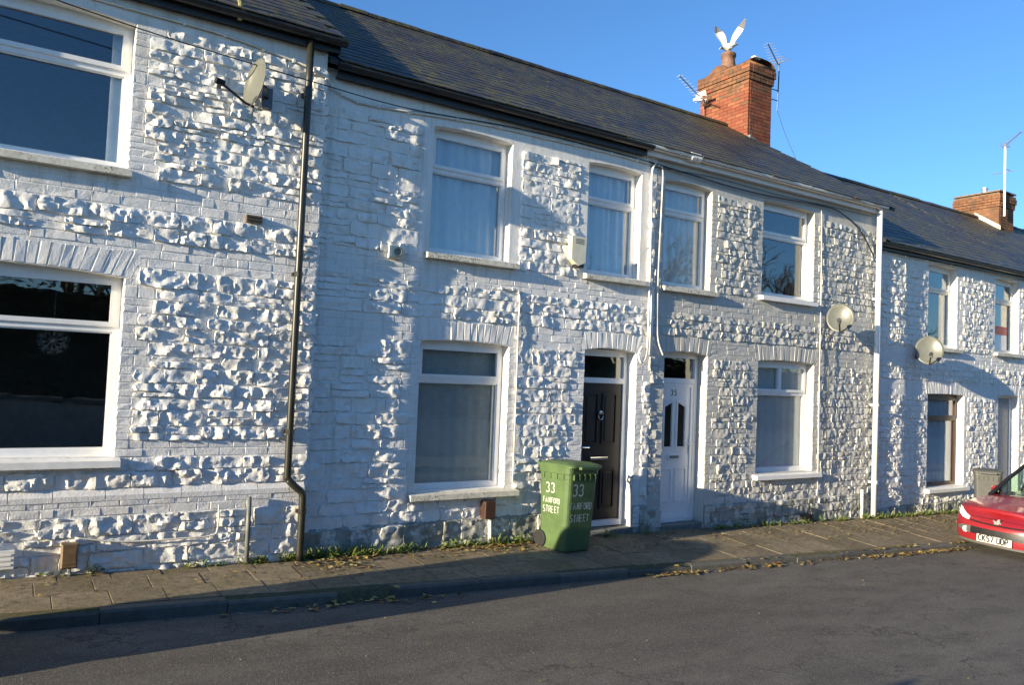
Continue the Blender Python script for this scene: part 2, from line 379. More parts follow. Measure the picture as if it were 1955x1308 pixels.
# ------------------------------------------------------------------ wall pieces
RUF = .30
def stone_geo(x0, x1, z0, z1, amp, step, y0):
    w, h = x1-x0, z1-z0; nu = max(3, int(round(w/step))); nv = max(3, int(round(h/step)))
    eu, ev = min(.12, .005/w), min(.14, .005/h)
    us = np.concatenate([[0], np.linspace(eu, 1-eu, nu), [1]]); vs_ = np.concatenate([[0], np.linspace(ev, 1-ev, nv), [1]])
    U, Vv = np.meshgrid(us, vs_, indexing='ij')
    jit = np.zeros_like(U); X = x0+U*w; Z = z0+Vv*h
    # irregular outline: pull the corners in and wobble the edges
    cu, cv = (U-.5)*2, (Vv-.5)*2; cor = np.clip(np.abs(cu)+np.abs(cv)*.9-1.25, 0, 1)
    X -= np.sign(cu)*cor*min(.03, w*.12)*rng.uniform(0, 1.2); Z -= np.sign(cv)*cor*min(.018, h*.14)*rng.uniform(0, 1.2)
    ox, oz = rng.random(2)*9
    X += (nsample(Z+ox, Z*0+oz))*.004*np.abs(cu)**2; Z += (nsample(X+oz, X*0+ox))*.0035*np.abs(cv)**2
    X[1:-1, 1:-1] += rng.normal(0, step*.14, X[1:-1, 1:-1].shape); Z[1:-1, 1:-1] += rng.normal(0, step*.14, Z[1:-1, 1:-1].shape)
    tx, tz = rng.normal(-.05, .30), rng.normal(0, .20)
    # a few chisel planes: the lowest one wins, which leaves sharp arrises between flat facets
    H = np.full_like(X, 9.); ax, az_ = (X-(x0+x1)/2)/.11, (Z-(z0+z1)/2)/.08
    for k in range(rng.integers(3, 6)):
        a = rng.uniform(0, 2*math.pi); sl = rng.uniform(.15, .8); c0, c1 = rng.uniform(-.9, .9)*w/.22, rng.uniform(-.5, .5)*h/.16
        H = np.minimum(H, rng.uniform(.6, 1.1)-sl*((ax-c0)*math.cos(a)+(az_-c1)*math.sin(a))*.55)
    H = np.clip(H, .15, 1.0)+RUF*nsample(X+ox, Z+oz)+tx*cu+tz*cv
    H = amp*np.clip(H*.80+.18, .16, 1.5)
    Y = y0-H
    Y[0, 1:-1] = Y[1, 1:-1]; Y[-1, 1:-1] = Y[-2, 1:-1]
    Y[0, :] = Y[-1, :] = y0+.006; Y[:, 0] = Y[:, -1] = y0+.006
    ring = np.zeros_like(U, bool); ring[1, 1:-1] = ring[-2, 1:-1] = True; ring[1:-1, 1] = ring[1:-1, -2] = True
    Y[ring] = y0-(y0-Y[ring])*.90-.002
    P = np.stack([X, Y, Z], -1).reshape(-1, 3); n = len(vs_)
    I = np.arange(len(us)-1)[:, None]*n+np.arange(n-1)[None, :]; I = I.ravel()
    return P, np.stack([I, I+n, I+n+1, I+1], -1)
def brick_geo(x0, x1, z0, z1, prot, y0):
    g = .004; x0 += g; x1 -= g; z0 += g; z1 -= g; c = min(.005, (x1-x0)*.2, (z1-z0)*.2); p = max(.003, prot)
    V = []
    for yy, k in ((y0+.006, 0), (y0-p*.6, .002), (y0-p, c)):
        V += [(x0+k, yy, z0+k), (x1-k, yy, z0+k), (x1-k, yy, z1-k), (x0+k, yy, z1-k)]
    V = np.array(V); V[4:] += rng.normal(0, .0018, (8, 3)); tl = rng.normal(0, .008, 2)
    V[8:, 1] += (V[8:, 0]-(x0+x1)/2)*tl[0]+(V[8:, 2]-(z0+z1)/2)*tl[1]
    F = [(r+i, r+(i+1) % 4, r+4+(i+1) % 4, r+4+i) for r in (0, 4) for i in range(4)]+[(8, 9, 10, 11)]
    return V, F
def emit(pieces, name, mat, parent, smooth):
    """the 300 pieces that show largest become objects, the rest one 'stuff' part"""
    def size(p):
        V = np.asarray(p[0]); c = V.mean(0); d = c-np.array(CAM); return -np.prod(np.ptp(V, axis=0)[[0, 2]])/(d@d)
    pieces = sorted(pieces, key=size)
    for V, F in pieces[:300]: mk(name, V, F, mat, parent, smooth=smooth)
    if len(pieces) > 300:
        VV, FF, b = [], [], 0
        for V, F in pieces[300:]:
            V = np.asarray(V); VV.append(V); FF += [tuple(np.array(f)+b) for f in F]; b += len(V)
        mk(name, np.concatenate(VV), FF, mat, parent, smooth=smooth, kind='stuff')

def wall_mesh(house, x0, x1, y0, zb, ze, ops, ridge_y, ridge_z, back, mat, yd=.28):
    """house shell: front wall with openings (real reveals), gable ends, back wall, floors"""
    xsb = sorted({x0, x1, *[v for o in ops for v in (o['x0'], o['x1'])]}); zsb = sorted({zb, ze, *[v for o in ops for v in (o['z0'], o['zt'])]})
    m = MB()
    def hole(a, b, c, d): return any(o['x0']-1e-6 <= a and b <= o['x1']+1e-6 and o['z0']-1e-6 <= c and d <= o['zt']+1e-6 for o in ops)
    for i in range(len(xsb)-1):
        for j in range(len(zsb)-1):
            a, b, c, d = xsb[i], xsb[i+1], zsb[j], zsb[j+1]
            if hole(a, b, c, d): continue
            m.m = 0; m.add([(a,y0,c),(b,y0,c),(b,y0,d),(a,y0,d)], [(0,1,2,3)])
            m.m = 1; m.add([(a,y0+yd,c),(b,y0+yd,c),(b,y0+yd,d),(a,y0+yd,d)], [(3,2,1,0)])
    m.m = 0
    for o in ops:
        a, b, c, d = o['x0'], o['x1'], o['z0'], o['zt']
        m.add([(a,y0,c),(a,y0+yd,c),(a,y0+yd,d),(a,y0,d)], [(0,1,2,3)]); m.add([(b,y0,c),(b,y0+yd,c),(b,y0+yd,d),(b,y0,d)], [(3,2,1,0)])
        m.add([(a,y0,c),(b,y0,c),(b,y0+yd,c),(a,y0+yd,c)], [(0,1,2,3)]); m.add([(a,y0,d),(b,y0,d),(b,y0+yd,d),(a,y0+yd,d)], [(3,2,1,0)])
        # cambered head: fill between the flat top of the hole and the arc
        n = 12; w = b-a; r = o['zt']-o['z1']
        arc = [(a+w*i/n, o['z1']+r*(1-(2*i/n-1)**2)*.92) for i in range(n+1)]
        for i in range(n):
            (xa, za), (xb, zb2) = arc[i], arc[i+1]; zt = d+.002
            m.add([(xa,y0-.001,za),(xb,y0-.001,zb2),(xb,y0-.001,zt),(xa,y0-.001,zt),(xa,y0+.14,za),(xb,y0+.14,zb2),(xb,y0+.14,zt),(xa,y0+.14,zt)],
                  [(0,1,2,3),(0,4,5,1),(4,7,6,5)])
    # gables and back
    for xx, flip in ((x0, False), (x1, True)):
        V = [(xx,y0,zb),(xx,back,zb),(xx,back,ze),(xx,ridge_y,ridge_z-.06),(xx,y0,ze)]; m.add(V, [(4,3,2,1,0) if not flip else (0,1,2,3,4)])
    m.add([(x0,back,zb),(x1,back,zb),(x1,back,ze),(x0,back,ze)], [(0,1,2,3)])
    m.m = 1; fl = zb+.9; mid = (ops[0]['mid'] if ops else 2.6)
    for zz in (mid, ze-.02): m.add([(x0+.01,y0+yd-.01,zz),(x1-.01,y0+yd-.01,zz),(x1-.01,back-.01,zz),(x0+.01,back-.01,zz)], [(0,1,2,3)])
    m.add([(x0+.01,3.2,zb),(x1-.01,3.2,zb),(x1-.01,3.2,ze-.03),(x0+.01,3.2,ze-.03)], [(0,1,2,3)])
    return mk('wall', m.V, m.F, [mat, INNER], house, mi=m.mi)

def fill_wall(wallobj, x0, x1, y0, rows, ops, mats, amp, wr, step, seen=None, flat=None, pl=(None, 0), bprot=.0055):
    """rows: (z0, z1, type) with type S stone, B brick, R render (nothing)"""
    stones, bricks, pst = [], [], []
    lo = seen[0] if seen else x0; hi = seen[1] if seen else x1
    def seg(a, b, z0, z1, kind, yy):
        if b-a < .03 or z1-z0 < .035: return
        x = a
        if kind == 'S':
            while x < b-.01:
                w = rng.uniform(*wr)*(.75+.5*rng.random()) if (z1-z0) > .09 else rng.uniform(*wr)*1.2
                if b-(x+w) < wr[0]*.7: w = b-x
                am = amp*(rng.uniform(.7, 1.15))
                if flat and flat[0] <= x <= flat[1]: am *= 1.05
                g = .002; tgt = pst if yy < y0-1e-6 else stones
                a0, a1 = z0+rng.normal(0, .004), z1+rng.normal(0, .004)
                if (z1-z0) > .105 and rng.random() < .22:
                    zm = z0+(z1-z0)*rng.uniform(.36, .64)
                    tgt.append(stone_geo(x+g, x+w-g, a0+g, zm-g, am, step, yy)); tgt.append(stone_geo(x+g, x+w-g, zm+g, a1-g, am*rng.uniform(.7, 1.2), step, yy))
                else: tgt.append(stone_geo(x+g, x+w-g, a0+g, a1-g, am, step, yy))
                x += w
        else:
            n = max(1, int(round((z1-z0)/.077))); hh = (z1-z0)/n
            for k in range(n):
                x = a; first = True; off = rng.uniform(0, 1) < .5
                while x < b-.01:
                    w = (.225 if rng.random() < .6 else .112)*rng.uniform(.95, 1.05)
                    if first and off: w = .112
                    if b-(x+w) < .07: w = b-x
                    first = False
                    bricks.append(brick_geo(x, x+w, z0+k*hh, z0+(k+1)*hh, rng.uniform(.35, 1.25)*bprot, yy)); x += w
    for z0, z1, kind in rows:
        if kind == 'R': continue
        yy = y0-pl[1] if (pl[0] is not None and z1 <= pl[0]+.01) else y0
        cuts = {lo, hi}; info = []
        for o in ops:
            q = o.get('quoin', 'brick'); h0, h1 = o['z0']-.085, o['z1']
            over = min(z1, h1)-max(z0, o['z0']-.01)
            if over > .3*(z1-z0) and kind == 'S':
                wl, wr_ = [(.115 if rng.random() < .5 else .235)*rng.uniform(.9, 1.1) for _ in range(2)]
                if q == 'render': wl = wr_ = .14
                info.append((o, wl, wr_)); cuts |= {o['x0']-wl, o['x0'], o['x1'], o['x1']+wr_}
            else: cuts |= {o['x0'], o['x1']}
            cuts |= {o['x0']-.08, o['x1']+.12} if min(z1, o['z0'])-max(z0, o['z0']-.1) > .02 else set()
            if o.get('arch'): cuts |= {o['x0']-.06, o['x1']+.06} if min(z1, o['z1']+.25)-max(z0, o['z1']) > .02 else set()
        cs = sorted(c for c in cuts if lo-1e-6 <= c <= hi+1e-6)
        # merge neighbouring cells that get the same treatment
        run = None; out = []
        for a, b in zip(cs[:-1], cs[1:]):
            if b-a < .004: continue
            xm = (a+b)/2; za, zb_ = z0, z1; kd = kind
            for o in ops:
                blocks = [(o['x0'], o['x1'], o['z0']-.09, o['z1']+(.25 if o.get('arch') else .07)), (o['x0']-.08, o['x1']+.12, o['z0']-.09, o['z0'])]
                if o.get('arch'): blocks.append((o['x0']-.06, o['x1']+.06, o['z1'], o['z1']+.25))
                for (ba, bb, bc, bd) in blocks:
                    if ba-.003 < xm < bb+.003 and min(zb_, bd)-max(za, bc) > 0:
                        lowr, upr = (za, min(zb_, bc)), (max(za, bd), zb_)
                        za, zb_ = lowr if lowr[1]-lowr[0] > upr[1]-upr[0] else upr
            for o, wl, wr_ in info:
                if o['x0']-wl <= xm <= o['x0'] or o['x1'] <= xm <= o['x1']+wr_: kd = 'N' if o.get('quoin') == 'render' else 'B'
            t = (round(za, 3), round(zb_, 3), kd)
            if out and out[-1][2] == t and abs(out[-1][1]-a) < .005: out[-1][1] = b
            else: out.append([a, b, t])
        for a, b, (za, zb_, kd) in out:
            if kd != 'N': seg(a, b, za, zb_, kd, yy)
    for o in ops:
        if o.get('arch'):                                     # soldier arch, soffit follows the camber
            a, b = o['x0']-.05, o['x1']+.05; n = max(6, int(round((b-a)/.082))); r = o['zt']-o['z1']
            for i in range(n):
                xa, xb = a+(b-a)*i/n, a+(b-a)*(i+1)/n; xm = (xa+xb)/2; tq = (2*(xm-o['x0'])/(o['x1']-o['x0'])-1)
                zs = o['z1']+max(0, r*(1-tq*tq))*.92; V, F = brick_geo(xa, xb, zs, o['z1']+.245+rng.normal(0, .004), rng.uniform(.002, .0065), y0-.001)
                lean = (xm-(a+b)/2)*.10
                V = np.array(V); V[:, 0] += (V[:, 2]-zs)/.24*lean; bricks.append((V, F))
    emit(stones, 'stone', mats[0], wallobj, True); emit(bricks, 'brick', mats[1], wallobj, False)
    if pst: emit(pst, 'plinth_stone', mats[2], wallobj, True)
def rows_of(bands):
    out = []
    for z0, z1, k, hs in bands:
        if k == 'S':
            z = z0; 
            while z < z1-.02:
                h = rng.uniform(*hs)
                if z1-(z+h) < hs[0]*.75: h = z1-z
                out.append((z, z+h, 'S')); z += h
        elif k == 'B': out.append((z0, z1, 'B')) if z1-z0 < .1 else out.extend([(z0+(z1-z0)*i/max(1, round((z1-z0)/.078)), z0+(z1-z0)*(i+1)/max(1, round((z1-z0)/.078)), 'B') for i in range(max(1, round((z1-z0)/.078)))])
    return out

# ------------------------------------------------------------------ windows, doors
def curtain(parent, x0, x1, z0, z1, y, mat, n=60, amp=.022, gap=None):
    V = []; F = []; ph = rng.uniform(0, 6)
    for i in range(n+1):
        t = i/n; xx = x0+(x1-x0)*t
        yy = y+amp*(math.sin(t*21+ph+1.5*math.sin(t*5))+.7*math.sin(t*47+ph*2))
        V += [(xx, yy, z0), (xx, yy+.01, (z0+z1)/2), (xx, yy*.6+y*.4, z1)]
    for i in range(n): F += [(i*3, i*3+3, i*3+4, i*3+1), (i*3+1, i*3+4, i*3+5, i*3+2)]
    return mk('curtain', V, F, mat, parent, smooth=True)
def window(house, o, y0, tz, fmat=UPVC, sillmat=SILL, dress=None, inset=.135, sill_over=(.06, .09), mullion=False, label=None, sill_p=.095):
    a, b, c, d = o['x0']+.004, o['x1']-.004, o['z0'], o['zt']-.004
    yf = y0+inset; w = MB(); f = .055
    w.box(a, a+f, yf, yf+.07, c, d); w.box(b-f, b, yf, yf+.07, c, d)
    w.box(a+f, b-f, yf, yf+.07, c, c+f); w.box(a+f, b-f, yf, yf+.07, d-f-.03, d); w.box(a+f, b-f, yf, yf+.07, tz-.03, tz+.03)
    # opening fanlight sash stands proud of the frame
    s = .042; x0, x1, z0, z1 = a+f-.012, b-f+.012, tz+.018, d-f-.018
    for (p, q, r_, t) in ((x0, x1, z0, z0+s), (x0, x1, z1-s, z1), (x0, x0+s, z0+s, z1-s), (x1-s, x1, z0+s, z1-s)): w.box(p, q, yf-.018, yf+.02, r_, t)
    # glazing beads of the fixed pane
    g = .014; x0, x1, z0, z1 = a+f, b-f, c+f, tz-.03
    for (p, q, r_, t) in ((x0, x1, z0, z0+g), (x0, x1, z1-g, z1), (x0, x0+g, z0+g, z1-g), (x1-g, x1, z0+g, z1-g)): w.box(p, q, yf+.012, yf+.03, r_, t)
    if mullion: w.box((a+b)/2-.03, (a+b)/2+.03, yf-.016, yf+.05, tz+.03, d-f-.03)
    win = mk('window', w.V, w.F, fmat, house)
    if label: win['label'] = label
    MB().box(a+f-.005, b-f+.005, yf+.034, yf+.042, c+f-.005, tz-.025).make('pane', GLASS, win)
    MB().box(a+f+.02, b-f-.02, yf+.005, yf+.013, tz+.045, d-f-.045).make('pane', GLASS, win)
    # sloping stone sill
    ya, yb = y0-sill_p, yf+.005; xa, xb = o['x0']-sill_over[0], o['x1']+sill_over[1]
    m = MB(); zc = c-.002
    m.add([(xa,ya,zc-.085),(xb,ya,zc-.085),(xb,y0+.01,zc-.085),(xa,y0+.01,zc-.085),(xa,ya,zc-.026),(xb,ya,zc-.026),(xb,y0+.01,zc-.008),(xa,y0+.01,zc-.008)],
          [(3,2,1,0),(4,5,6,7),(0,1,5,4),(1,2,6,5),(2,3,7,6),(3,0,4,7)])
    m.add([(o['x0']+.003,y0+.008,zc-.012),(o['x1']-.003,y0+.008,zc-.012),(o['x1']-.003,yb,zc+.004),(o['x0']+.003,yb,zc+.004)], [(0,1,2,3)])
    m.make('sill', sillmat, win)
    yc = yf+.07
    if dress == 'drape': curtain(win, a+.02, b-.02, c, d, yc, CURT)
    elif dress == 'net': curtain(win, a+.02, b-.02, c, d, yc, NET, 60, .010)
    elif dress == 'side':
        curtain(win, a-.1, a+.28, c-.05, d, yc, CURT, 16); curtain(win, b-.16, b+.2, c-.05, d, yc, CURT, 14)
    elif dress == 'blind': curtain(win, a+.02, b-.02, c, d, yc, BLIND, 40, .006)
    return win

def strokes(txt, org, ux, uy, h, wd, mat, parent, name='lettering', adv=.72, off=.0015, jit=0.0, sq=1.0):
    """flat ribbon lettering drawn stroke by stroke; org = lower left, ux/uy unit vectors of the face"""
    def arc(cx, cy, rx, ry, a0, a1, n=9): return [(cx+rx*math.cos(RAD(a0+(a1-a0)*i/n)), cy+ry*math.sin(RAD(a0+(a1-a0)*i/n))) for i in range(n+1)]
    G = {'3': [arc(.25,.75,.24,.24,150,-80)+arc(.25,.26,.26,.25,80,-150)], '5': [[(.48,1),(.08,1),(.06,.58)]+arc(.24,.32,.26,.31,110,-140)],
         '7': [[(0,1),(.5,1),(.18,0)]], 'A': [[(0,0),(.27,1),(.54,0)],[(.1,.36),(.44,.36)]], 'C': [arc(.3,.5,.3,.5,50,310)],
         'D': [[(0,0),(0,1),(.2,1)]+arc(.2,.5,.3,.5,90,-90)+[(0,0)]], 'E': [[(.46,1),(0,1),(0,0),(.46,0)],[(0,.52),(.38,.52)]], 'F': [[(.48,1),(0,1),(0,0)],[(0,.54),(.36,.54)]],
         'I': [[(.2,0),(.2,1)]], 'K': [[(0,0),(0,1)],[(.48,1),(0,.42)],[(.14,.56),(.5,0)]], 'O': [arc(.27,.5,.27,.5,90,450,14)], 'P': [[(0,0),(0,1),(.22,1)]+arc(.22,.74,.26,.26,90,-90)+[(0,.48)]],
         'R': [[(0,0),(0,1),(.22,1)]+arc(.22,.75,.25,.25,90,-90)+[(0,.5)],[(.2,.5),(.5,0)]], 'S': [arc(.25,.75,.24,.25,40,270,8)+arc(.25,.25,.25,.25,90,-140,8)],
         'T': [[(0,1),(.54,1)],[(.27,1),(.27,0)]], 'U': [[(0,1),(0,.28)]+arc(.26,.28,.26,.28,180,360)+[(.52,1)]]}
    ux, uy = Vector(ux).normalized(), Vector(uy).normalized(); nz = ux.cross(uy); m = MB(); px = 0; O = Vector(org)
    for ch in txt:
        if ch == ' ': px += h*.45*sq; continue
        jx, jy, jr = [random.gauss(0, jit) for _ in range(3)]
        for st in G[ch]:
            P = []
            for a, b in st:
                a2, b2 = a*sq*h+jx*h+jr*b*h, b*h+jy*h; P.append((px+a2, b2))
            V = []
            for i, p in enumerate(P):
                q0, q1 = P[max(i-1, 0)], P[min(i+1, len(P)-1)]; dx, dy = q1[0]-q0[0], q1[1]-q0[1]; L = math.hypot(dx, dy) or 1
                nx, ny = -dy/L*wd/2, dx/L*wd/2
                for s_ in (1, -1): V.append(O+ux*(p[0]+nx*s_)+uy*(p[1]+ny*s_)+nz*off)
            m.add(V, [(2*i, 2*i+1, 2*i+3, 2*i+2) for i in range(len(P)-1)])
        px += h*(adv if ch != 'I' else .55)*sq
    return m.make(name, mat, parent)

def OP(x0, x1, z0, z1, arch=False, quoin='brick', rise=.03, mid=2.62): return dict(x0=x0, x1=x1, z0=z0, z1=z1, zt=z1+rise, arch=arch, quoin=quoin, mid=mid)

def gutter(house, x0, x1, y0, z, mat, fmat, step=1.0, joins=(), fz=.16, bmat=None):
    """half-round gutter with stop ends, brackets, fascia board behind"""
    m = MB(); n = 9; cy = y0-.155; r = .058; V = []; F = []
    prof = [(cy-r*math.cos(math.pi*i/n), z-r*math.sin(math.pi*i/n)) for i in range(n+1)]+[(cy+r*.9*math.cos(math.pi*i/n), z-.004-r*.86*math.sin(math.pi*i/n)) for i in range(n+1)]
    k = len(prof)
    for xx in (x0, x1): V += [(xx, a, b) for a, b in prof]
    F = [(i, (i+1) % k, k+(i+1) % k, k+i) for i in range(k)]
    m.add(V, F)
    for xx in (x0, x1): m.add([(xx, a, b) for a, b in prof[:n+1]], [tuple(range(n+1))])
    g = m.make('gutter', mat, house, smooth=False)
    x = x0+.06
    bm = bmat or mat
    while x < x1:
        q = MB(); R = r+.007
        pr = [(cy-R*math.cos(math.pi*i/n), z+.004-R*math.sin(math.pi*i/n)) for i in range(n+1)]
        for dx in (x-.016, x+.016): pass
        V = [(dx, a, b) for dx in (x-.016, x+.016) for a, b in pr]; q.add(V, [(i, i+1, n+2+i, n+1+i) for i in range(n)])
        q.box(x-.012, x+.012, cy+r, y0-.02, z-.05, z-.02); q.make('gutter_bracket', bm, g); x += step
    for x in joins:
        q = MB(); q.tube([(x-.05, cy, z-.018), (x+.05, cy, z-.018)], r+.006, 14); q.make('gutter_joint', bm, g)
    f = MB(); f.box(x0+.03, x1-.04, y0-.095, y0-.07, z-fz, z+.03); f.box(x0+.03, x1-.04, y0-.07, y0-.002, z-fz+.01, z-fz+.03); f.make('fascia', fmat, house)
    return g

SL_VAR = []
def slate_variants():
    for k in range(6):
        w, L, t = .25, .34, .011; j = rng.normal(0, .003, (4, 2))
        q = [(-w/2+.002, 0), (w/2-.002, 0), (w/2-.002, L), (-w/2+.002, L)]
        V = [(x+a, y+b if y == 0 else y, z) for z in (0, t) for (x, y), (a, b) in zip(q, j)]
        F = [(4,5,6,7),(0,1,5,4),(1,2,6,5),(2,3,7,6),(3,0,4,7)]
        me = bpy.data.meshes.new('slate'); me.from_pydata(V, [], F); me.materials.append(SLATE); me.update(); SL_VAR.append((me, np.array(V), F))
slate_variants()
def roof(house, x0, x1, ye, ze, yr, zr, ymax=None, seen=None, ovl=.0, mossy=0):
    """two slopes of boarding; slates lapped on the street slope, ridge tiles"""
    th = .05; k = (zr-ze)/(yr-ye); L = math.hypot(zr-ze, yr-ye); ang = math.atan2(zr-ze, yr-ye)
    yb = 2*yr-ye; m = MB()
    for xx in (x0, x1): m.add([(xx,ye,ze-th),(xx,yr,zr-th),(xx,yb,ze-th),(xx,yb,ze),(xx,yr,zr),(xx,ye,ze)], [(0,1,2,3,4,5) if xx == x1 else (5,4,3,2,1,0)])
    b = 0; m.F += [(0,5,11,6),(5,4,10,11),(4,3,9,10),(3,2,8,9),(1,0,6,7),(2,1,7,8)]; m.mi += [0]*6
    rf = m.make('roof', DARK, house)
    gauge = .205; T = []
    nrow = int(L/gauge); lo, hi = seen or (x0, x1)
    for r in range(nrow+1):
        s = r*gauge-.03; x = math.floor(x0/.25)*.25+(.125 if r % 2 else 0)
        if ymax is not None and ye+s*math.cos(ang) > ymax: break
        if s > L-.12: break
        while x < x1:
            if x >= x0 and lo-.3 < x < hi+.3:
                T.append((x, s+rng.normal(0, .006)-(.05 if rng.random() < .008 else 0), rng.normal(0, .010)+(.06 if rng.random() < .006 else 0), rng.integers(6)))
            x += .25
    def mat_of(xc, s, rot):
        tilt = -.028                                            # each slate lies on the one below
        R = Matrix.Translation((xc, ye+s*math.cos(ang), ze+s*math.sin(ang))) @ Matrix.Rotation(ang, 4, 'X') @ Matrix.Translation((0, 0, .013)) @ Matrix.Rotation(tilt, 4, 'X') @ Matrix.Rotation(rot, 4, 'Z')
        return R
    T.sort(key=lambda t: (t[0]-CAM[0])**2+(ye+t[1]*math.cos(ang)-CAM[1])**2+(ze+t[1]*math.sin(ang)-CAM[2])**2)
    ofs = Matrix.Translation(-Vector(wo(rf)))
    for xc, s, rot, v in T[:300]:
        o = bpy.data.objects.new('slate', SL_VAR[v][0]); COL.objects.link(o); o.parent = rf; o.matrix_local = ofs @ mat_of(xc, s, rot)
    VV, FF, bi = [], [], 0
    for xc, s, rot, v in T[300:]:
        Mx = np.array(mat_of(xc, s, rot)); V = SL_VAR[v][1]; VV.append(V @ Mx[:3, :3].T+Mx[:3, 3]); FF += [tuple(i+bi for i in f) for f in SL_VAR[v][2]]; bi += len(V)
    if VV: mk('slate', np.concatenate(VV), FF, SLATEJ, rf, kind='stuff')
    x = x0
    while x < x1-.05 and ymax is None:
        e = min(x+.445, x1); q = MB(); n = 6; zz = zr+.02+rng.normal(0, .004)
        P = [(yr+.125*math.cos(math.pi*i/n), zz-.055+.095*math.sin(math.pi*i/n)) for i in range(n+1)]
        q.add([(xx, a, c) for xx in (x+.003, e-.003) for a, c in P], [(i, i+1, n+2+i, n+1+i) for i in range(n)]+[tuple(range(n+1)), tuple(range(n+1, 2*n+2))[::-1]])
        q.make('ridge_tile', SLATE, rf); x = e
    return rf
def downpipe(house, P, r, mat, brk=(), label=None, n=10):
    m = MB(); m.tube(smooth_path(P, 4) if len(P) > 2 else P, r, n); o = m.make('downpipe', mat, house, smooth=True)
    if label: o['label'] = label
    for (x, y, z) in brk:
        q = MB(); q.lathe((x, y, z-.025), [(r+.008, 0), (r+.008, .05)], 10); q.box(x-.05, x+.05, y+r*.6, y+r+.035, z-.018, z+.018); q.make('pipe_clip', mat, o)
    return o

# ================================================================== the houses
def house_base(name, x, label): return empty(name, (x, 0, zw(x)), label, 'house', 'white painted stone terraced houses')
SR = (.10, .15)

# ---- house left of the dark downpipe
hL = house_base('terraced_house', 0, 'white painted rubble stone house with two wide windows and dish beside dark downpipe')
yL = -.12
opsL = [OP(-1.15, .78, .98, 2.57, True, rise=.05), OP(-.62, .745, 3.55, 4.86, rise=.045)]
wL = wall_mesh(hL, -3.2, 2.52, yL, -.6, 5.16, opsL, 3.6, 7.75, 7.3, PAINT)
rowsL = rows_of([(-.16, .47, 'S', (.13, .17)), (.47, .62, 'B', 0), (.70, .97, 'S', (.12, .15)), (.97, 1.12, 'B', 0), (1.12, 2.68, 'S', (.105, .155)), (2.68, 2.92, 'B', 0),
                 (2.92, 3.21, 'S', (.13, .16)), (3.21, 3.48, 'B', 0), (3.48, 4.90, 'S', (.095, .15))])
fill_wall(wL, -3.2, 2.52, yL, rowsL, opsL, (PAINT, BRICKP, PLINTHL), .034, (.20, .50), .019, seen=(-.3, 2.515), pl=(.63, .035))
m = MB(); m.box(-3.2, 2.50, yL-.035, yL+.01, -.6, .62); m.make('plinth', PLINTHL, wL)
x = -.36
while x < 2.45:
    w = rng.uniform(.30, .40); e = min(x+w, 2.50)
    MB().add([(xx+g, y, z) for xx, g in ((x, .003), (e, -.003)) for (y, z) in ((yL+.005, .60), (yL-.045, .60), (yL-.045, .645), (yL-.004, .70), (yL+.005, .70))],
             [(0,1,6,5),(1,2,7,6),(2,3,8,7),(3,4,9,8),(0,4,3,2,1),(5,6,7,8,9)]).make('plinth_cap_brick', BRICKP, wL); x = e
# corner quoin stones returning along the side of the projecting house
qs = []; z = -.1
while z < 4.85:
    h = rng.uniform(.10, .17); V, F = stone_geo(0, rng.uniform(.05, .10), z+.004, z+h-.004, rng.uniform(.012, .045), .03, 0)
    V = np.array(V); W2 = np.stack([2.52-V[:, 1]+0.0, yL-.0+V[:, 0], V[:, 2]], -1); qs.append((W2, F)); z += h
for V, F in qs: mk('quoin_stone', V, F, PAINT, wL, smooth=True)
window(hL, opsL[0], yL, 2.11, sillmat=SILLW, dress=None, sill_over=(.05, .05), sill_p=.095)
window(hL, opsL[1], yL, 4.44, dress='side', sill_over=(.05, .03), sill_p=.095)
gutter(hL, -3.2, 2.66, yL, 5.17, BLACKP, BLACKP, .95, fz=.11)
roof(hL, -3.25, 2.60, yL-.19, 5.185, 3.6, 7.80, ymax=None, seen=(.2, 2.6))
downpipe(hL, [(2.30, yL-.12, 5.10), (2.30, yL-.115, 3.), (2.30, yL-.11, 2.), (2.30, yL-.11, .86), (2.31, yL-.11, .74), (2.38, yL-.13, .66), (2.445, yL-.13, .60), (2.455, yL-.13, .5), (2.455, yL-.13, .25), (2.455, yL-.13, -.06)], .036, PIPEB,
         [(2.30, yL-.115, 4.55), (2.30, yL-.112, 2.75), (2.30, yL-.11, 1.2), (2.455, yL-.13, .42)], 'dark olive cast iron downpipe with swan neck near the ground')
downpipe(hL, [(1.955, yL-.085, .58), (1.96, yL-.085, -.04)], .022, PIPEG, label='short grey pipe stub rising from the pavement')
m = MB(); m.box(-.42, .09, yL-.10, yL-.03, .09, .235)
for k in range(3): m.box(-.40, .07, yL-.105, yL-.099, .115+k*.04, .13+k*.04)
m.make('air_vent', PIPEW, wL)

# ---- number 33
h33 = house_base('terraced_house', 4.9, 'white stone house with black front door behind the green wheelie bin')
ops33 = [OP(3.78, 4.95, .51, 2.19, True, rise=.028), OP(3.83, 4.89, 3.2, 4.63, quoin='render', rise=.03), OP(6.10, 6.975, -.10, 2.21, True, rise=.04), OP(6.06, 6.97, 3.2, 4.63, quoin='render', rise=.035)]
w33 = wall_mesh(h33, 2.524, 7.234, 0, -.7, 4.98, ops33, 3.6, 7.38, 7.3, PAINT)
rows33 = rows_of([(-.35, .17, 'S', (.12, .17)), (.17, .44, 'S', (.12, .15)), (.44, 2.18, 'S', (.11, .17)), (2.18, 2.45, 'B', 0), (2.45, 2.84, 'S', (.11, .16)), (2.84, 3.12, 'B', 0), (3.12, 4.58, 'S', (.11, .17))])
fill_wall(w33, 2.53, 7.234, 0, rows33, ops33, (PAINT, BRICKP, PLINTH), .027, (.18, .46), .020, flat=(2.5, 3.55), pl=(.18, .03))
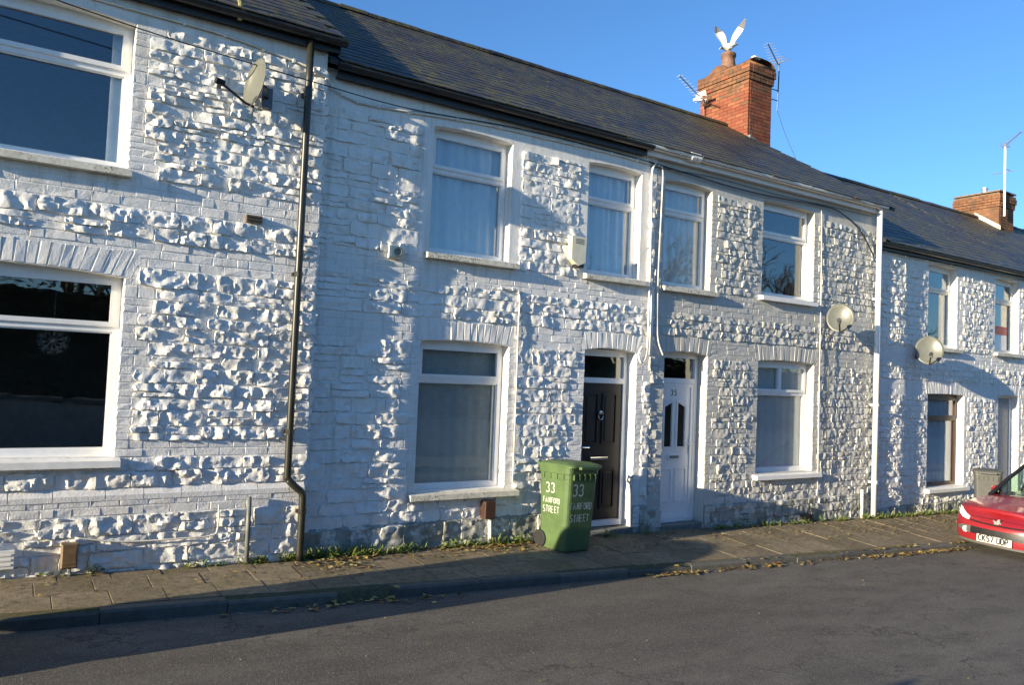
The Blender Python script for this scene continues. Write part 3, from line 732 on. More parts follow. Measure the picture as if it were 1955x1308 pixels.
for a, b in ((2.535, 6.07), (7.0, 7.232)):
    MB().add([(xx, y, z) for xx in (a, b) for (y, z) in ((.004, -.7), (-.03, -.7), (-.03, .155), (.004, .195))], [(0,4,5,1),(1,5,6,2),(2,6,7,3),(0,1,2,3),(7,6,5,4)]).make('plinth', PLINTH, w33)
window(h33, ops33[0], 0, 1.76, dress='blind', sillmat=SILL, sill_over=(.08, .16), sill_p=.105)
window(h33, ops33[1], 0, 4.17, dress='drape', sillmat=SILL, sill_over=(.06, .10), sill_p=.105, fmat=UPVC)
window(h33, ops33[3], 0, 4.17, dress='drape', sillmat=SILL, sill_over=(.05, .11), sill_p=.10)
gutter(h33, 2.62, 7.0, 0, 4.985, BLACKP, BLACKP, .92, fz=.12)
roof(h33, 2.53, 7.236, -.19, 5.0, 3.6, 7.40)

# ---- number 35
h35 = house_base('terraced_house', 9.8, 'greyer white stone house with white front door numbered 35 and brick chimney')
ops35 = [OP(9.42, 10.76, .52, 2.22, True, rise=.03), OP(7.40, 8.33, 3.18, 4.63, rise=.04), OP(9.45, 10.69, 3.23, 4.67, rise=.025), OP(7.49, 8.33, -.16, 2.24, True, rise=.04)]
w35 = wall_mesh(h35, 7.236, 12.44, 0.004, -.9, 4.98, ops35, 3.6, 7.38, 7.3, PAINT35)
rows35 = rows_of([(-.5, .10, 'S', (.11, .16)), (.10, .43, 'S', (.10, .14)), (.43, 2.2, 'S', (.10, .14)), (2.2, 2.48, 'B', 0), (2.48, 2.82, 'S', (.10, .13)), (2.82, 3.16, 'B', 0), (3.16, 4.58, 'S', (.10, .14))])
fill_wall(w35, 7.238, 12.435, .004, rows35, ops35, (PAINT35, BRICKP35, PLINTH), .025, (.15, .38), .020, pl=(.11, .035))
for a, b in ((7.238, 7.46), (8.36, 12.43)):
    MB().add([(xx, y, z) for xx in (a, b) for (y, z) in ((.008, -.9), (-.03, -.9), (-.03, .085), (.008, .12))], [(0,4,5,1),(1,5,6,2),(2,6,7,3),(0,1,2,3),(7,6,5,4)]).make('plinth', PLINTH, w35)
window(h35, ops35[0], .004, 1.74, dress='net', sillmat=SILLW, sill_over=(.07, .14), sill_p=.10, mullion=True)
window(h35, ops35[1], .004, 4.23, dress='net', sillmat=SILL, sill_over=(.03, .10), sill_p=.095)
window(h35, ops35[2], .004, 4.19, dress=None, sillmat=SILLW, sill_over=(.07, .02), sill_p=.095)
gutter(h35, 6.50, 12.42, 0.004, 5.0, PIPEW, UPVC, .93, joins=(7.75, 7.83), fz=.115)
roof(h35, 7.24, 12.62, -.19, 5.0, 3.6, 7.40)
downpipe(h35, [(12.28, -.13, 4.97), (12.28, -.12, -.28)], .045, PIPEW, [(12.28, -.125, 3.4), (12.28, -.125, 1.6), (12.28, -.125, .3)], 'white plastic downpipe at the end of the house')
downpipe(h35, [(12.02, -.07, .18), (12.03, -.07, -.32)], .024, PIPEW, label='short white waste pipe near the ground')
downpipe(h35, [(10.70, -.07, -.05), (10.70, -.07, -.27)], .022, BLACKP, label='short black pipe stub at the plinth')

# ---- house right of the white downpipe
h37 = house_base('terraced_house', 15.3, 'white stone house set lower, with dark framed window behind the red car')
y37 = .10; M37 = 2.25
ops37 = [OP(14.28, 15.58, .08, 1.82, True, quoin='brick', mid=M37, rise=.012), OP(14.24, 15.26, 2.72, 4.25, quoin='brick', mid=M37, rise=.03), OP(16.74, 17.74, 2.74, 4.24, quoin='brick', mid=M37), OP(16.92, 17.78, -.6, 1.83, True, mid=M37)]
w37 = wall_mesh(h37, 12.446, 18.6, y37, -1.2, 4.40, ops37, 3.6, 6.92, 7.3, PAINT37)
rows37 = rows_of([(-.65, -.2, 'S', (.12, .16)), (-.2, .0, 'S', (.09, .11)), (.0, 1.80, 'S', (.10, .14)), (1.80, 2.07, 'B', 0), (2.07, 2.38, 'S', (.10, .14)), (2.38, 2.66, 'B', 0), (2.66, 4.2, 'S', (.10, .14))])
fill_wall(w37, 12.45, 18.6, y37, rows37, ops37, (PAINT37, BRICKP, PLINTH), .027, (.15, .38), .023, pl=(-.19, .035))
MB().add([(xx, y, z) for xx in (12.45, 16.86) for (y, z) in ((y37+.004, -1.2), (y37-.03, -1.2), (y37-.03, -.225), (y37+.004, -.185))], [(0,4,5,1),(1,5,6,2),(2,6,7,3),(0,1,2,3),(7,6,5,4)]).make('plinth', PLINTH, w37)
window(h37, ops37[0], y37, 1.36, fmat=BROWND, dress='drape', sillmat=SILLW)
window(h37, ops37[1], y37, 3.80, fmat=UPVC_OLD, dress='side', sillmat=SILL)
wr37 = window(h37, ops37[2], y37, 3.80, fmat=UPVC_OLD, dress=None, sillmat=SILL)
MB().box(16.80, 17.60, y37+.17, y37+.18, 2.80, 3.12).make('sale_board', simple('blue_white_board', (.35, .42, .60), .5), wr37)
MB().box(16.80, 17.60, y37+.165, y37+.185, 3.12, 3.30).make('sale_board', simple('red_board', (.60, .05, .05), .5), wr37)
gutter(h37, 12.47, 18.6, y37, 4.42, BLACKP, BLACKP, .95, fz=.10)
roof(h37, 12.63, 18.6, y37-.19, 4.435, 3.6, 6.94)
d37 = MB(); a, b, c, d = 16.924, 17.776, -.6, 1.87
d37.box(a, a+.05, .25, .31, c, d); d37.box(b-.05, b, .25, .31, c, d); d37.box(a+.05, b-.05, .25, .31, d-.07, d); d37 = d37.make('door', UPVC, h37)
MB().box(a+.05, b-.05, .27, .31, c, d-.07).make('door_leaf', simple('slate_blue_door', (.25, .29, .33), .5), d37)

# ---- farthest house: its roof and chimney show above
h39 = house_base('terraced_house', 21.5, 'far white house whose slate roof carries a weathered chimney with white aerial')
ops39 = [OP(19.6, 20.8, .0, 1.7, True, mid=M37), OP(19.6, 20.7, 2.7, 4.2, mid=M37), OP(21.9, 22.8, 2.7, 4.2, mid=M37), OP(21.9, 22.75, -.75, 1.75, True, mid=M37)]
w39 = wall_mesh(h39, 18.604, 23.6, y37+.002, -1.4, 4.40, ops39, 3.6, 6.92, 7.3, PAINT)
rows39 = rows_of([(-.8, 1.75, 'S', (.12, .16)), (1.75, 2.0, 'B', 0), (2.0, 4.2, 'S', (.12, .16))])
fill_wall(w39, 18.61, 23.55, y37+.002, rows39, ops39, (PAINT, BRICKP, PLINTH), .03, (.25, .4), .05)
for i, t in ((0, 1.3), (1, 3.8), (2, 3.8)): window(h39, ops39[i], y37, t, dress='net')
MB().box(21.9, 22.75, y37+.15, y37+.2, -.75, 1.8).make('door', UPVC, h39)
gutter(h39, 18.62, 23.6, y37, 4.42, BLACKP, BLACKP, 1.2, fz=.10)
roof(h39, 18.61, 26.5, y37-.19, 4.435, 3.6, 6.95)

# ------------------------------------------------------------------ doors of 33 and 35
yd = .17
D = MB(); a, b, c, d = 6.104, 6.971, -.10, 2.235; f = .06
D.box(a, a+f, yd, yd+.07, c, d); D.box(b-f, b, yd, yd+.07, c, d); D.box(a+f, b-f, yd, yd+.07, d-f-.03, d); D.box(a+f, b-f, yd-.005, yd+.07, 1.79, 1.86); D.box(a+f, b-f, yd-.04, yd+.07, -.08, -.01)
door33 = D.make('door', UPVC, h33)
L = MB(); L.box(a+f+.003, b-f-.003, yd+.02, yd+.06, -.008, 1.788)
x0, x1 = a+f+.003, b-f-.003; xm = (x0+x1)/2
for (p, q, r_, t) in ((x0+.09, xm-.035, .98, 1.66), (xm+.035, x1-.09, .98, 1.66), (x0+.09, xm-.035, .13, .66), (xm+.035, x1-.09, .13, .66)):
    for (aa, bb, cc, dd) in ((p, q, r_, r_+.022), (p, q, t-.022, t), (p, p+.022, r_+.022, t-.022), (q-.022, q, r_+.022, t-.022)): L.box(aa, bb, yd+.008, yd+.0195, cc, dd)
    L.bbox(p+.045, q-.045, yd+.010, yd+.0195, r_+.045, t-.045, .008)
leaf33 = L.make('door_leaf', DOORB, door33)
MB().box(a+f-.004, b-f+.004, yd+.03, yd+.037, 1.855, d-f-.025).make('pane', GLASS, door33)
MB().bbox(xm-.15, xm+.15, yd-.004, yd+.019, .775, .815, .006).make('letter_box', CHROME, door33)
k = MB(); k.lathe((xm, yd+.016, 1.40), [(.024, 0), (.024, -.014), (.010, -.02)], 12, 'y'); k.tube([(xm+.038*math.sin(q), yd-.004, 1.36+.05*math.cos(q)) for q in np.linspace(.3, 2*math.pi-.3, 12)], .009, 6); k.lathe((xm, yd+.01, 1.31), [(.012, 0), (.012, -.02)], 8, 'y'); k.make('door_knocker', CHROME, door33)
k = MB(); k.tube([(x0+.055, yd+.018, .95), (x0+.055, yd-.03, .95), (x0+.17, yd-.03, .95)], .010, 6); k.bbox(x0+.035, x0+.075, yd+.006, yd+.019, .84, 1.03, .004); k.make('door_handle', CHROME, door33)
MB().bbox(6.11, 6.965, -.05, .17, -.6, -.095, .012).make('door_step', STEP, h33)
MB().box(a+f, b-f, .9, .92, 0, 2.2).make('hall_partition', INNER, door33)

yd = .18
D = MB(); a, b, c, d = 7.494, 8.326, -.12, 2.275
D.box(a, a+f, yd, yd+.07, c, d); D.box(b-f, b, yd, yd+.07, c, d); D.box(a+f, b-f, yd, yd+.07, d-f-.03, d); D.box(a+f, b-f, yd-.004, yd+.07, 1.83, 1.90); D.box(a+f, b-f, yd-.03, yd+.07, c, -.06)
door35 = D.make('door', UPVC, h35)
x0, x1 = a+f+.003, b-f-.003; xm = (x0+x1)/2; L = MB(); zt = 1.828
gl = []
for sgn in (-1, 1):                                     # two tall lights with raking tops
    p, q = sorted((xm+sgn*.055, xm+sgn*.20)); zi, zo = (1.56, 1.49) if sgn == 1 else (1.49, 1.56)
    gl.append((p, q, .93, zi, zo))
xs_ = [x0, gl[0][0], gl[0][1], gl[1][0], gl[1][1], x1]
for i in (0, 2, 4): L.box(xs_[i], xs_[i+1], yd+.02, yd+.06, .93, 1.60)
L.box(x0, x1, yd+.02, yd+.06, -.058, .93); L.box(x0, x1, yd+.02, yd+.06, 1.60, zt)
for p, q, zb_, zi, zo in gl:
    L.prism([(p, zi), (q, zo), (q, 1.60), (p, 1.60)], yd+.021, yd+.059)
    for (aa, bb, cc, dd) in ((p-.025, p, zb_-.02, zi+.03), (q, q+.025, zb_-.02, zo+.03), (p, q, zb_-.025, zb_)): L.box(aa, bb, yd+.008, yd+.0199, cc, dd)
    L.prism([(p, zi), (q, zo), (q, zo+.03), (p, zi+.03)], yd+.008, yd+.0199)
for (aa, bb, cc, dd) in ((x0, x1, -.058, -.01), (x0, x1, zt-.05, zt), (x0, x0+.05, -.01, zt-.05), (x1-.05, x1, -.01, zt-.05)): L.box(aa, bb, yd+.006, yd+.0199, cc, dd)
for p, q in ((x0+.10, xm-.03), (xm+.03, x1-.10)):
    for (aa, bb, cc, dd) in ((p, q, .16, .178), (p, q, .61, .628), (p, p+.018, .178, .61), (q-.018, q, .178, .61)): L.box(aa, bb, yd+.010, yd+.0199, cc, dd)
leaf35 = L.make('door_leaf', UPVC, door35)
for p, q, zb_, zi, zo in gl: MB().prism([(p-.004, zb_-.004), (q+.004, zb_-.004), (q+.004, zo+.004), (p-.004, zi+.004)], yd+.034, yd+.042).make('pane', simple('dark_leaded_glass', (.03, .022, .015), .15), door35)
MB().box(a+f-.004, b-f+.004, yd+.03, yd+.037, 1.895, d-f-.025).make('pane', GLASS, door35)
q = MB(); q.bbox(xm-.115, xm+.115, yd+.004, yd+.0198, .745, .825, .006); lb = q.make('letter_box', UPVC, door35)
MB().box(xm-.09, xm+.09, yd+.0015, yd+.0035, .765, .805).make('letter_flap', PIPEG, lb)
strokes('35', (xm-.085, yd+.0195, 1.655), (1, 0, 0), (0, 0, 1), .075, .014, INK, door35, 'house_number', adv=.95)
k = MB(); k.bbox(x1-.062, x1-.026, yd-.001, yd+.0058, .82, 1.05, .003); k.tube([(x1-.044, yd+.004, .97), (x1-.044, yd-.045, .97), (x1-.16, yd-.045, .97)], .011, 6); k.make('door_handle', UPVC, door35)
MB().bbox(7.50, 8.32, .0, .19, -.8, -.125, .012).make('door_step', STEP, h35)
MB().bbox(7.46, 8.40, -.12, -.0, -.9, -.215, .015).make('door_step', STEP, h35)
MB().box(a+f, b-f, .9, .92, 0, 2.2).make('hall_partition', INNER, door35)

# ------------------------------------------------------------------ chimneys
def chimney(house, x0, x1, y0, y1, zb, zt, mats, bh=.075, bl=.225, corbel=True):
    c = MB(); g = .010; c.box(x0+g, x1-g, y0+g, y1-g, zb, zt-.02); core = c.make('chimney', MORTAR, house)
    z = zb; k = 0; nc = int((zt-zb)/bh)
    lay = lambda L, off: [v for v in np.clip(np.arange(-off, L+bl, bl), 0, L)]
    for k in range(nc):
        z = zb+k*bh; fromtop = nc-1-k; e = 0.0
        if corbel: e = {0: .045, 1: .06, 2: .06, 3: .035, 4: .03, 5: .0}.get(fromtop, 0)
        mt = mats[1] if (fromtop < 8 and random.random() < .75) or random.random() < .08 else mats[0]
        off = bl/2 if k % 2 else 0
        for face in range(4):
            L = (y1-y0 if face in (0, 2) else x1-x0)+2*e; cuts = sorted(set(np.round(lay(L, off), 4)))
            if len(cuts) > 2 and cuts[-1]-cuts[-2] < .05: cuts.pop(-2)
            if len(cuts) > 2 and cuts[1]-cuts[0] < .05: cuts.pop(1)
            for a, b in zip(cuts[:-1], cuts[1:]):
                pr = .004*random.random(); q = MB(); ga = .0045; t = .05+e
                za, zc = z+ga, z+bh-ga
                mt2 = mats[1] if (fromtop < 8 and random.random() < .7) or random.random() < .12 else mats[0]
                if face == 0: q.box(x0-e-pr, x0-e+t, y0-e+a+ga, y0-e+b-ga, za, zc)
                elif face == 1: q.box(max(x0-e+a+ga, x0-e+t+ga), min(x0-e+b-ga, x1+e-t-ga) if b < L-.01 else x0-e+b-ga, y0-e-pr, y0-e+t-.001, za+.0005, zc-.0005)
                elif face == 2: q.box(x1+e-t, x1+e+pr, y0-e+a+ga, y0-e+b-ga, za, zc)
                else: q.box(x0-e+a+ga, x0-e+b-ga, y1+e-t+.001, y1+e+pr, za+.0005, zc-.0005)
                V = np.array(q.V)
                if np.ptp(V[:, 0]) < .01 or V[:, 0].max()-V[:, 0].min() <= 0: continue
                if face in (0, 1): mk('brick', q.V, q.F, mt2, core)
                else: REST.append((q.V, q.F))
    if REST:
        VV, FF, b = [], [], 0
        for V, F in REST: VV += V; FF += [tuple(i+b for i in f) for f in F]; b += len(V)
        mk('brick', VV, FF, mats[0], core, kind='stuff'); REST.clear()
    return core
REST = []
ch = chimney(h35, 12.48, 13.20, 2.95, 4.30, 6.35, 8.60, (CBRICK, SOOT))
# mortar flaunching, hollowed between the front end and the pot
fl = MB(); nx, ny = 6, 14; V = []; x0, x1, y0, y1 = 12.43, 13.25, 2.90, 4.35
for i in range(nx+1):
    for j in range(ny+1):
        u, v = i/nx, j/ny; bx = (1-(2*u-1)**4)
        z = 8.60+bx*(.03+.13*max(0, 1-v/.28)**.8*(1 if v > .0 else .7)+.26*math.exp(-((v-.70)/.17)**2))
        V.append((x0+(x1-x0)*u, y0+(y1-y0)*v, z))
fl.add(V, [(i*(ny+1)+j, (i+1)*(ny+1)+j, (i+1)*(ny+1)+j+1, i*(ny+1)+j+1) for i in range(nx) for j in range(ny)])
fl.box(x0, x1, y0, y1, 8.54, 8.595); fl.make('flaunching', SOOT, ch, smooth=True)
pt = MB(); pt.lathe((12.85, 3.86, 8.66), [(.20, 0), (.185, .12), (.15, .28), (.14, .40), (.165, .42), (.165, .48), (.145, .50), (.11, .50), (.10, .2)], 18, cap=False); pt.make('chimney_pot', POT, ch, smooth=True)
MB().bbox(12.62, 12.80, 2.93, 3.03, 8.70, 8.755, .01).make('loose_tile', PIPEW, ch)
fs = MB(); fs.add([(12.44, 2.80, 6.925), (12.63, 2.80, 6.925), (12.63, 2.945, 7.03), (12.44, 2.945, 7.03)], [(0, 1, 2, 3)])
fs.box(12.455, 12.475, 2.86, 3.62, 6.9, 7.02); fs.make('flashing', LEAD, ch)
ch2 = chimney(h39, 22.97, 23.80, 2.95, 4.15, 6.2, 7.60, (SOOT, SOOT))
MB().box(22.92, 23.85, 2.90, 4.20, 7.60, 7.64).make('cap', MORTAR, ch2)
MB().lathe((23.3, 3.5, 7.64), [(.07, 0), (.07, .16), (.09, .17), (.09, .2)], 10).make('flue_terminal', METALG, ch2)
wf = MB(); wf.add([(22.955, 2.9, 6.5), (22.955, 3.6, 6.98), (22.955, 3.6, 7.10), (22.955, 2.9, 6.62)], [(0, 1, 2, 3)]); wf.make('flashing', SILL, ch2)

# ------------------------------------------------------------------ gull landing on the pot
def gull():
    m = MB(); g0 = Vector((12.83, 3.86, 9.295))
    fwd = Vector((.70, .62, .25)).normalized(); side = Vector((.66, -.75, 0)).normalized(); upv = fwd.cross(side).normalized()
    if upv.z < 0: upv = -upv
    def W(a, b, c): return g0+fwd*a+side*b+upv*c
    rings = [(-.34, .006, .06, -.02), (-.26, .014, .055, -.01), (-.16, .05, .06, 0), (-.05, .078, .08, .0), (.06, .078, .075, .01), (.14, .055, .055, .035), (.19, .045, .045, .06), (.24, .045, .043, .075), (.28, .03, .03, .075), (.295, .012, .012, .07)]
    V = []; n = 10; bf = Vector((.90, -.38, .10)).normalized(); bs = Vector((.38, .90, 0)).normalized()
    def Wb(a, b, c): return g0+bf*(a*.62+.02)+bs*b+Vector((0, 0, 1))*c
    for a, rz, ry, zc in rings:
        for k in range(n): q = 2*math.pi*k/n; V.append(Wb(a, ry*1.1*math.cos(q), zc+rz*1.15*math.sin(q)))
    F = [(i*n+k, i*n+(k+1) % n, (i+1)*n+(k+1) % n, (i+1)*n+k) for i in range(len(rings)-1) for k in range(n)]+[tuple(range(n)), tuple(range((len(rings)-1)*n, len(rings)*n))[::-1]]
    m.m = 0; m.add(V, F)
    m.m = 2; m.tube([Wb(.285, 0, .07), Wb(.37, 0, .055)], [.012, .004], 6)
    wings = {1: ([(.03, .05), (.05, .13), (.085, .25), (.14, .34), (.20, .42), (.27, .50), (.335, .58)], [(.10, .04), (.13, .12), (.20, .20), (.26, .28), (.305, .36), (.335, .44), (.345, .57)]),
             -1: ([(-.03, .05), (-.035, .13), (-.05, .22), (-.08, .29), (-.13, .345), (-.20, .40), (-.27, .46)], [(-.10, .04), (-.135, .11), (-.19, .18), (-.235, .245), (-.265, .31), (-.28, .37), (-.285, .455)])}
    for sg, (ld, tr_) in wings.items():                       # raised wings: leading edge, camber, trailing edge, dark ragged tips
        n = len(ld); VV = []
        for k in range(n):
            (a, b), (c, d) = ld[k], tr_[k]; dep = .06-.10*k/n
            VV += [W(dep, a, b), W(dep-.012, (a*.6+c*.4), (b*.6+d*.4)+.004), W(dep-.03, c, d), W(dep+.014, (a*.6+c*.4), (b*.6+d*.4))]
        for k in range(n-1):
            m.m = 1 if k >= n-3 else 0; o4 = k*4
            m.add([VV[o4+q] for q in range(8)], [(0, 1, 5, 4), (1, 2, 6, 5), (2, 3, 7, 6), (3, 0, 4, 7)])
            (c, d), (c2, d2) = tr_[k], tr_[k+1]
            for t in (.2, .7):                                # feather tips
                x_, y_ = c+(c2-c)*t, d+(d2-d)*t; m.add([W(.0-.08*k/n, x_-.01*sg, y_-.02), W(.0-.08*k/n, x_-.01*sg, y_+.02), W(-.03-.08*k/n, x_+.035*sg, y_+.012)], [(0, 1, 2)])
    m.m = 2
    for s in (-1, 1): m.tube([Wb(.0, s*.03, -.07), Wb(.02, s*.035, -.135)], .007, 5)
    return m.make('seagull', [GULLW, GULLG, BEAK], None, smooth=False, label='white seagull with raised grey tipped wings landing on the chimney pot', cat='bird')
gull()

# ------------------------------------------------------------------ aerials
def yagi(root, A, B, n, el=.34, refl=True, mat=METALD, vert=False):
    A, B = Vector(A), Vector(B); d = (B-A).normalized(); s = Vector((0, 0, 1)) if vert else d.cross(Vector((0, 0, 1))).normalized()
    MB().tube([A, B], .011, 6).make('boom', mat, root)
    m = MB()
    for i in range(n):
        p = A.lerp(B, (i+1.0)/(n+.3)); L = el*(1-.35*i/n); m.tube([p-s*L/2, p+s*L/2], .004, 4)
    m.make('elements', mat, root)
    if refl:
        m = MB(); u = Vector((0, 0, 1)); p = A+d*.04
        for k, tl in ((1, .10), (-1, .10)):
            for j in range(5):
                q = p+u*k*(.015+.018*j)-d*(.012*j)*-1; m.tube([q-s*.12, q+s*.12], .004, 4)
        m.make('reflector', METALG, root)
a1 = empty('tv_aerial', (12.42, 4.12, 7.55), 'dark television aerial with pale reflector on the sunny side of the chimney', 'aerial', 'roof aerials')
yagi(a1, (12.30, 4.08, 8.07), (11.02, 3.50, 8.10), 9, .22)
MB().tube([(12.40, 4.12, 7.6), (12.40, 4.12, 8.12)], .014, 6).make('mast', METALD, a1); MB().tube([(12.40, 4.12, 7.9), (12.50, 4.12, 7.9)], .012, 6).tube([(12.40, 4.12, 8.07), (12.28, 4.07, 8.07)], .012, 6).make('bracket', METALD, a1)
for (dz, dy) in ((-.045, .06), (.045, -.07)): MB().box(12.10, 12.12, 3.98+dy-.11, 3.98+dy+.11, 8.07+dz-.025, 8.07+dz+.025).make('reflector_panel', PIPEW, a1)
a2 = empty('tv_aerial', (13.42, 2.97, 7.6), 'dark television aerial on thin mast strapped to the shaded chimney corner', 'aerial', 'roof aerials')
MB().tube([(13.42, 2.97, 7.75), (13.45, 2.97, 8.90)], .014, 6).make('mast', METALD, a2)
yagi(a2, (13.47, 3.02, 8.80), (12.55, 2.56, 8.86), 8, .30, refl=False)
MB().tube([(13.43, 2.72, 8.82), (13.47, 3.25, 8.82)], .012, 5).tube([(13.33, 2.75, 8.86), (13.36, 3.22, 8.86)], .008, 5).make('reflector', METALG, a2)
for z in (7.98, 8.2): MB().tube([(13.19, 2.99, z), (13.43, 2.97, z)], .011, 5).make('bracket', METALD, a2)
a3 = empty('tv_aerial', (23.1, 2.85, 7.2), 'television aerial on tall white pole beside the far chimney', 'aerial', 'roof aerials')
MB().tube([(23.1, 2.87, 6.9), (23.1, 2.87, 8.93)], .028, 8).make('mast', PIPEW, a3)
yagi(a3, (23.1, 2.9, 8.90), (22.2, 2.05, 8.93), 12, .26, mat=METALG)
MB().tube([(23.1, 2.65, 8.15), (23.1, 3.2, 8.15)], .012, 5).tube([(22.93, 2.8, 8.2), (23.28, 2.8, 8.2)], .01, 5).make('elements', METALG, a3)
MB().tube([(23.1, 2.87, 7.3), (23.1, 2.96, 7.3)], .015, 5).make('bracket', METALG, a3)
mk0 = MB(); mk0.tube([(1.60, -.27, 5.10), (1.60, -.27, 5.26), (1.60, -.20, 5.32), (1.60, -.20, 5.75)], .022, 8); mk0.lathe((1.60, -.20, 5.42), [(.035, 0), (.035, .05)], 8)
mk0.make('roof_pole', simple('tarnished_brass', (.30, .27, .10), .45, .4), None, label='short tarnished metal pole standing at the black gutter', cat='pole', smooth=False)

# ------------------------------------------------------------------ satellite dishes
def dish(c, wall_pt, az, el, label, r=.30, mat=DISHG):
    root = empty('satellite_dish', wall_pt, label, 'satellite dish', 'satellite dishes on the house fronts')
    n = Vector((-math.cos(az)*math.cos(el), -math.sin(az)*math.cos(el), math.sin(el))); s = n.cross(Vector((0, 0, 1))).normalized(); u = s.cross(n).normalized()
    if u.z < 0: u = -u
    C = Vector(c); V = []; F = []; rings, seg = 6, 28
    for side_, off in ((0, 0), (1, -.006)):
        for i in range(rings+1):
            q = i/rings
            for k in range(seg):
                t = 2*math.pi*k/seg; V.append(C+s*(r*.92*q*math.cos(t))+u*(r*1.06*q*math.sin(t))+n*(.055*q*q-.055+off))
    N1 = (rings+1)*seg
    for b in (0, N1):
        for i in range(rings):
            for k in range(seg): f = (b+i*seg+k, b+i*seg+(k+1) % seg, b+(i+1)*seg+(k+1) % seg, b+(i+1)*seg+k); F.append(f if b == 0 else f[::-1])
    for k in range(seg): F.append((rings*seg+k, rings*seg+(k+1) % seg, N1+rings*seg+(k+1) % seg, N1+rings*seg+k))
    mk('reflector', V, F, mat, root, smooth=True)
    b0 = C-u*r*1.02-n*.01; tip = C-u*r*.62+n*.31
    MB().tube([b0-n*.03, b0+n*.05, tip], .013, 6).make('arm', BLACKP, root)
    h = MB(); h.tube([tip-n*.04, tip+n*.04], .032, 8); h.tube([tip, tip-u*.06], .02, 6); h.make('receiver_head', BLACKP, root)
    wp = Vector(wall_pt); bk = MB(); bk.tube([C-n*.07, C-n*.12, wp+Vector((0, -.03, 0))], .018, 6); bk.box(wp.x-.05, wp.x+.05, wp.y-.03, wp.y+.02, wp.z-.10, wp.z+.10); bk.make('bracket', METALD, root)
    return root
dish((1.74, -.38, 4.50), (1.92, -.15, 4.45), RAD(12), RAD(8), 'grey satellite dish above the small brown vent, near the dark downpipe', r=.225)
dish((10.92, -.34, 2.97), (11.16, -.02, 2.93), RAD(32), RAD(12), 'pale satellite dish on the grey-white house beside the white downpipe', r=.225)
dish((13.62, -.28, 2.60), (13.86, .06, 2.56), RAD(34), RAD(12), 'satellite dish half in shade on the lower house beyond the white downpipe', r=.25)

# ------------------------------------------------------------------ boxes and vents on the walls
bx = empty('alarm_box', (3.41, -.03, 3.06), 'small cream bell box with round sounder beside curtained upper window', 'alarm box')
MB().bbox(3.33, 3.49, -.10, .0, 3.06, 3.19, .012).make('case', ALARM, bx); MB().lathe((3.415, -.10, 3.125), [(.05, 0), (.05, -.012), (.035, -.012), (.033, -.004)], 16, 'y').make('sounder', PIPEG, bx)
bx = empty('alarm_box', (5.86, -.03, 3.26), 'tall white burglar alarm box with angled base beside narrow upper window', 'alarm box')
m = MB(); m.prism([(5.75, 3.33), (5.86, 3.25), (5.97, 3.30), (5.98, 3.62), (5.75, 3.62)], -.11, .02); m.make('case', ALARM, bx)
for k in range(4): MB().box(5.80, 5.93, -.113, -.109, 3.53+k*.018, 3.538+k*.018).make('louvre', PIPEG, bx)
MB().bbox(5.83, 5.96, -.10, -.02, 3.235, 3.285, .01).make('strobe', BLACKP, bx)
v = MB(); v.box(1.79, 1.94, yL-.05, yL+.01, 3.215, 3.285); vb = v.make('wall_vent', simple('rusty_vent', (.13, .10, .06), .7), None, label='small rusty brown vent on the brick band near the dark downpipe', cat='vent')
for k in range(2): MB().box(1.80, 1.93, yL-.055, yL-.05, 3.225+k*.03, 3.24+k*.03).make('slot', DARK, vb)
bx = MB(); bx.bbox(.42, .545, yL-.15, yL-.02, .06, .27, .012); c1 = bx.make('pipe_cover', BROWN, None, label='tan brown plastic pipe cover low on the wall by the air vent', cat='cover'); MB().box(.435, .53, yL-.156, yL-.148, .10, .23).make('front_panel', BROWN, c1)
MB().tube([(.49, yL-.09, .06), (.50, yL-.09, -.03)], .014, 6).make('pipe', PIPEG, c1)
bx = MB(); bx.bbox(4.64, 4.79, -.115, -.005, .17, .38, .012); c1 = bx.make('pipe_cover', BROWND, None, label='dark brown plastic pipe cover over white pipe beneath ground floor window', cat='cover')
MB().tube([(4.74, -.065, .17), (4.755, -.065, -.13)], .024, 8).make('pipe', PIPEW, c1)
bx = MB(); bx.bbox(10.43, 10.66, -.09, -.035, -.21, -.14, .008); bx.make('air_vent', BLACKP, w35)
# snowflake hung in the window
sf = MB()
for k in range(10):
    a = RAD(36*k+12); c, s_ = math.cos(a), math.sin(a); C0 = (.27, yL+.20, 1.98)
    sf.tube([C0, (C0[0]+.13*c, C0[1], C0[2]+.13*s_)], .0035, 4)
    for t in (.06, .09):
        for sg in (.7, -.7): sf.tube([(C0[0]+t*c, C0[1], C0[2]+t*s_), (C0[0]+t*c+.04*math.cos(a+sg), C0[1], C0[2]+t*s_+.04*math.sin(a+sg))], .004, 4)
sf.tube([(.27, yL+.20, 1.98), (.27, yL+.20, 2.60)], .0015, 4)
sf.make('snowflake_ornament', PIPEG, None, label='white snowflake decoration hanging behind the dark ground floor window', cat='ornament')

